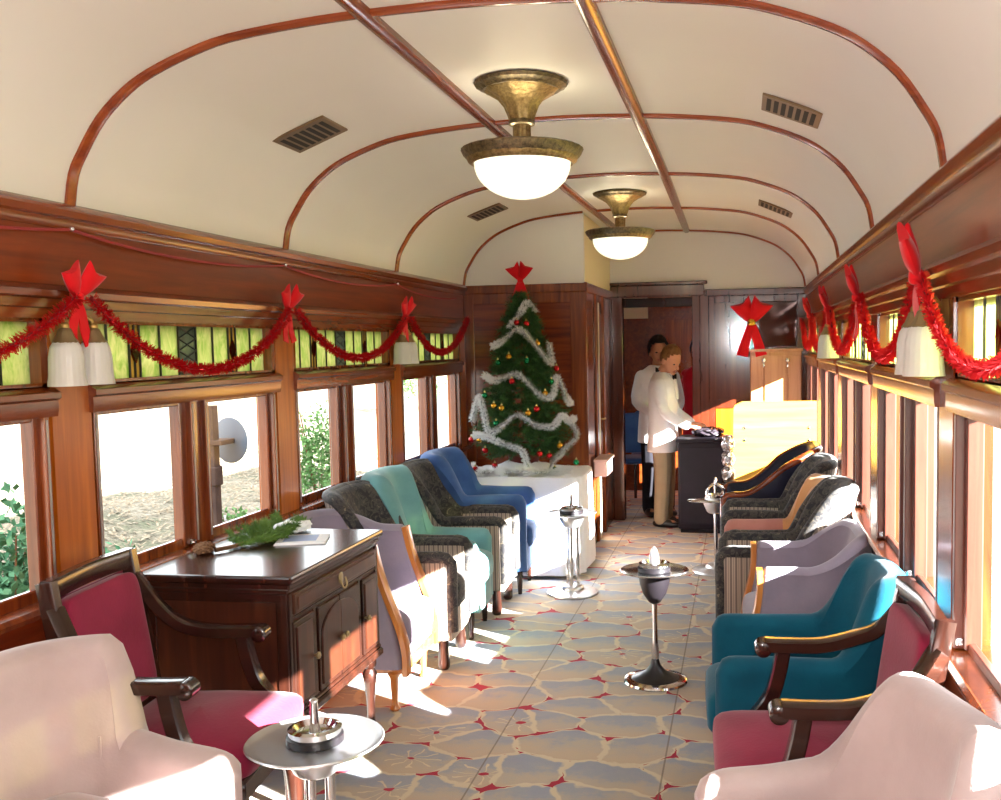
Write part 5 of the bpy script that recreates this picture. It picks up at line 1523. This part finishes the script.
# ------------------------------------------------------------------ light
wd = bpy.data.worlds.new('World'); SC.world = wd; wd.use_nodes = True
bg = wd.node_tree.nodes['Background']; bg.inputs[0].default_value = (0.93, 0.97, 1.0, 1); bg.inputs[1].default_value = 2.6
SUNDIR = Vector((-1.0, 0.57, -0.425))
sl = bpy.data.lights.new('sun', 'SUN'); sl.energy = 54; sl.angle = math.radians(.6); sl.color = (1, .985, .96)
so = bpy.data.objects.new('sun', sl); COL.objects.link(so); so.rotation_euler = SUNDIR.to_track_quat('-Z', 'Y').to_euler(); so.location = (10, -8, 8)
# the photographer's flash
fl = bpy.data.lights.new('flash', 'POINT'); fl.energy = 80; fl.shadow_soft_size = .04; fl.color = (1, .98, .95)
fo = bpy.data.objects.new('flash', fl); COL.objects.link(fo); fo.location = (2.15, -.02, 1.72)
for x, y in ((1.295, 3.87), (1.325, 6.8)):
    pl = bpy.data.lights.new('bowl_lamp', 'POINT'); pl.energy = 5; pl.shadow_soft_size = .1; pl.color = (1, .86, .6)
    po = bpy.data.objects.new('bowl_lamp', pl); COL.objects.link(po); po.location = (x, y, 2.44)

# ------------------------------------------------------------------ camera (a slightly off-centre crop, hence the shift)
F, YAW, PITCH, ROLL, PX, PY = 1000.04, .1622, .0719, -.0168, 579.3, 416.6
cm = bpy.data.cameras.new('camera'); co = bpy.data.objects.new('camera', cm); COL.objects.link(co)
cm.sensor_fit = 'HORIZONTAL'; cm.sensor_width = 36; cm.lens = F * 36 / 1001
cm.shift_x = (500.5 - PX) / 1001; cm.shift_y = (PY - 400) / 1001
fw = Vector((-math.sin(YAW) * math.cos(PITCH), math.cos(YAW) * math.cos(PITCH), -math.sin(PITCH)))
rt = Vector((math.cos(YAW), math.sin(YAW), 0)); up = rt.cross(fw)
c, s = math.cos(ROLL), math.sin(ROLL)
rt2 = rt * c + up * s; up2 = up * c - rt * s
R3 = Matrix((rt2, up2, -fw)).transposed()
co.matrix_world = Matrix.Translation(CAMP) @ R3.to_4x4()
cm.clip_start = .05; cm.clip_end = 500
SC.camera = co
SC.view_settings.view_transform = 'Standard'; SC.view_settings.look = 'None'; SC.view_settings.gamma = 1; SC.view_settings.exposure = 1.1
SC.view_settings.use_curve_mapping = False
SC.cycles.use_denoising = True
SC.cycles.max_bounces = 10; SC.cycles.diffuse_bounces = 5; SC.cycles.transparent_max_bounces = 12
SC.cycles.sample_clamp_indirect = 6
SC.cycles.caustics_reflective = False; SC.cycles.caustics_refractive = False
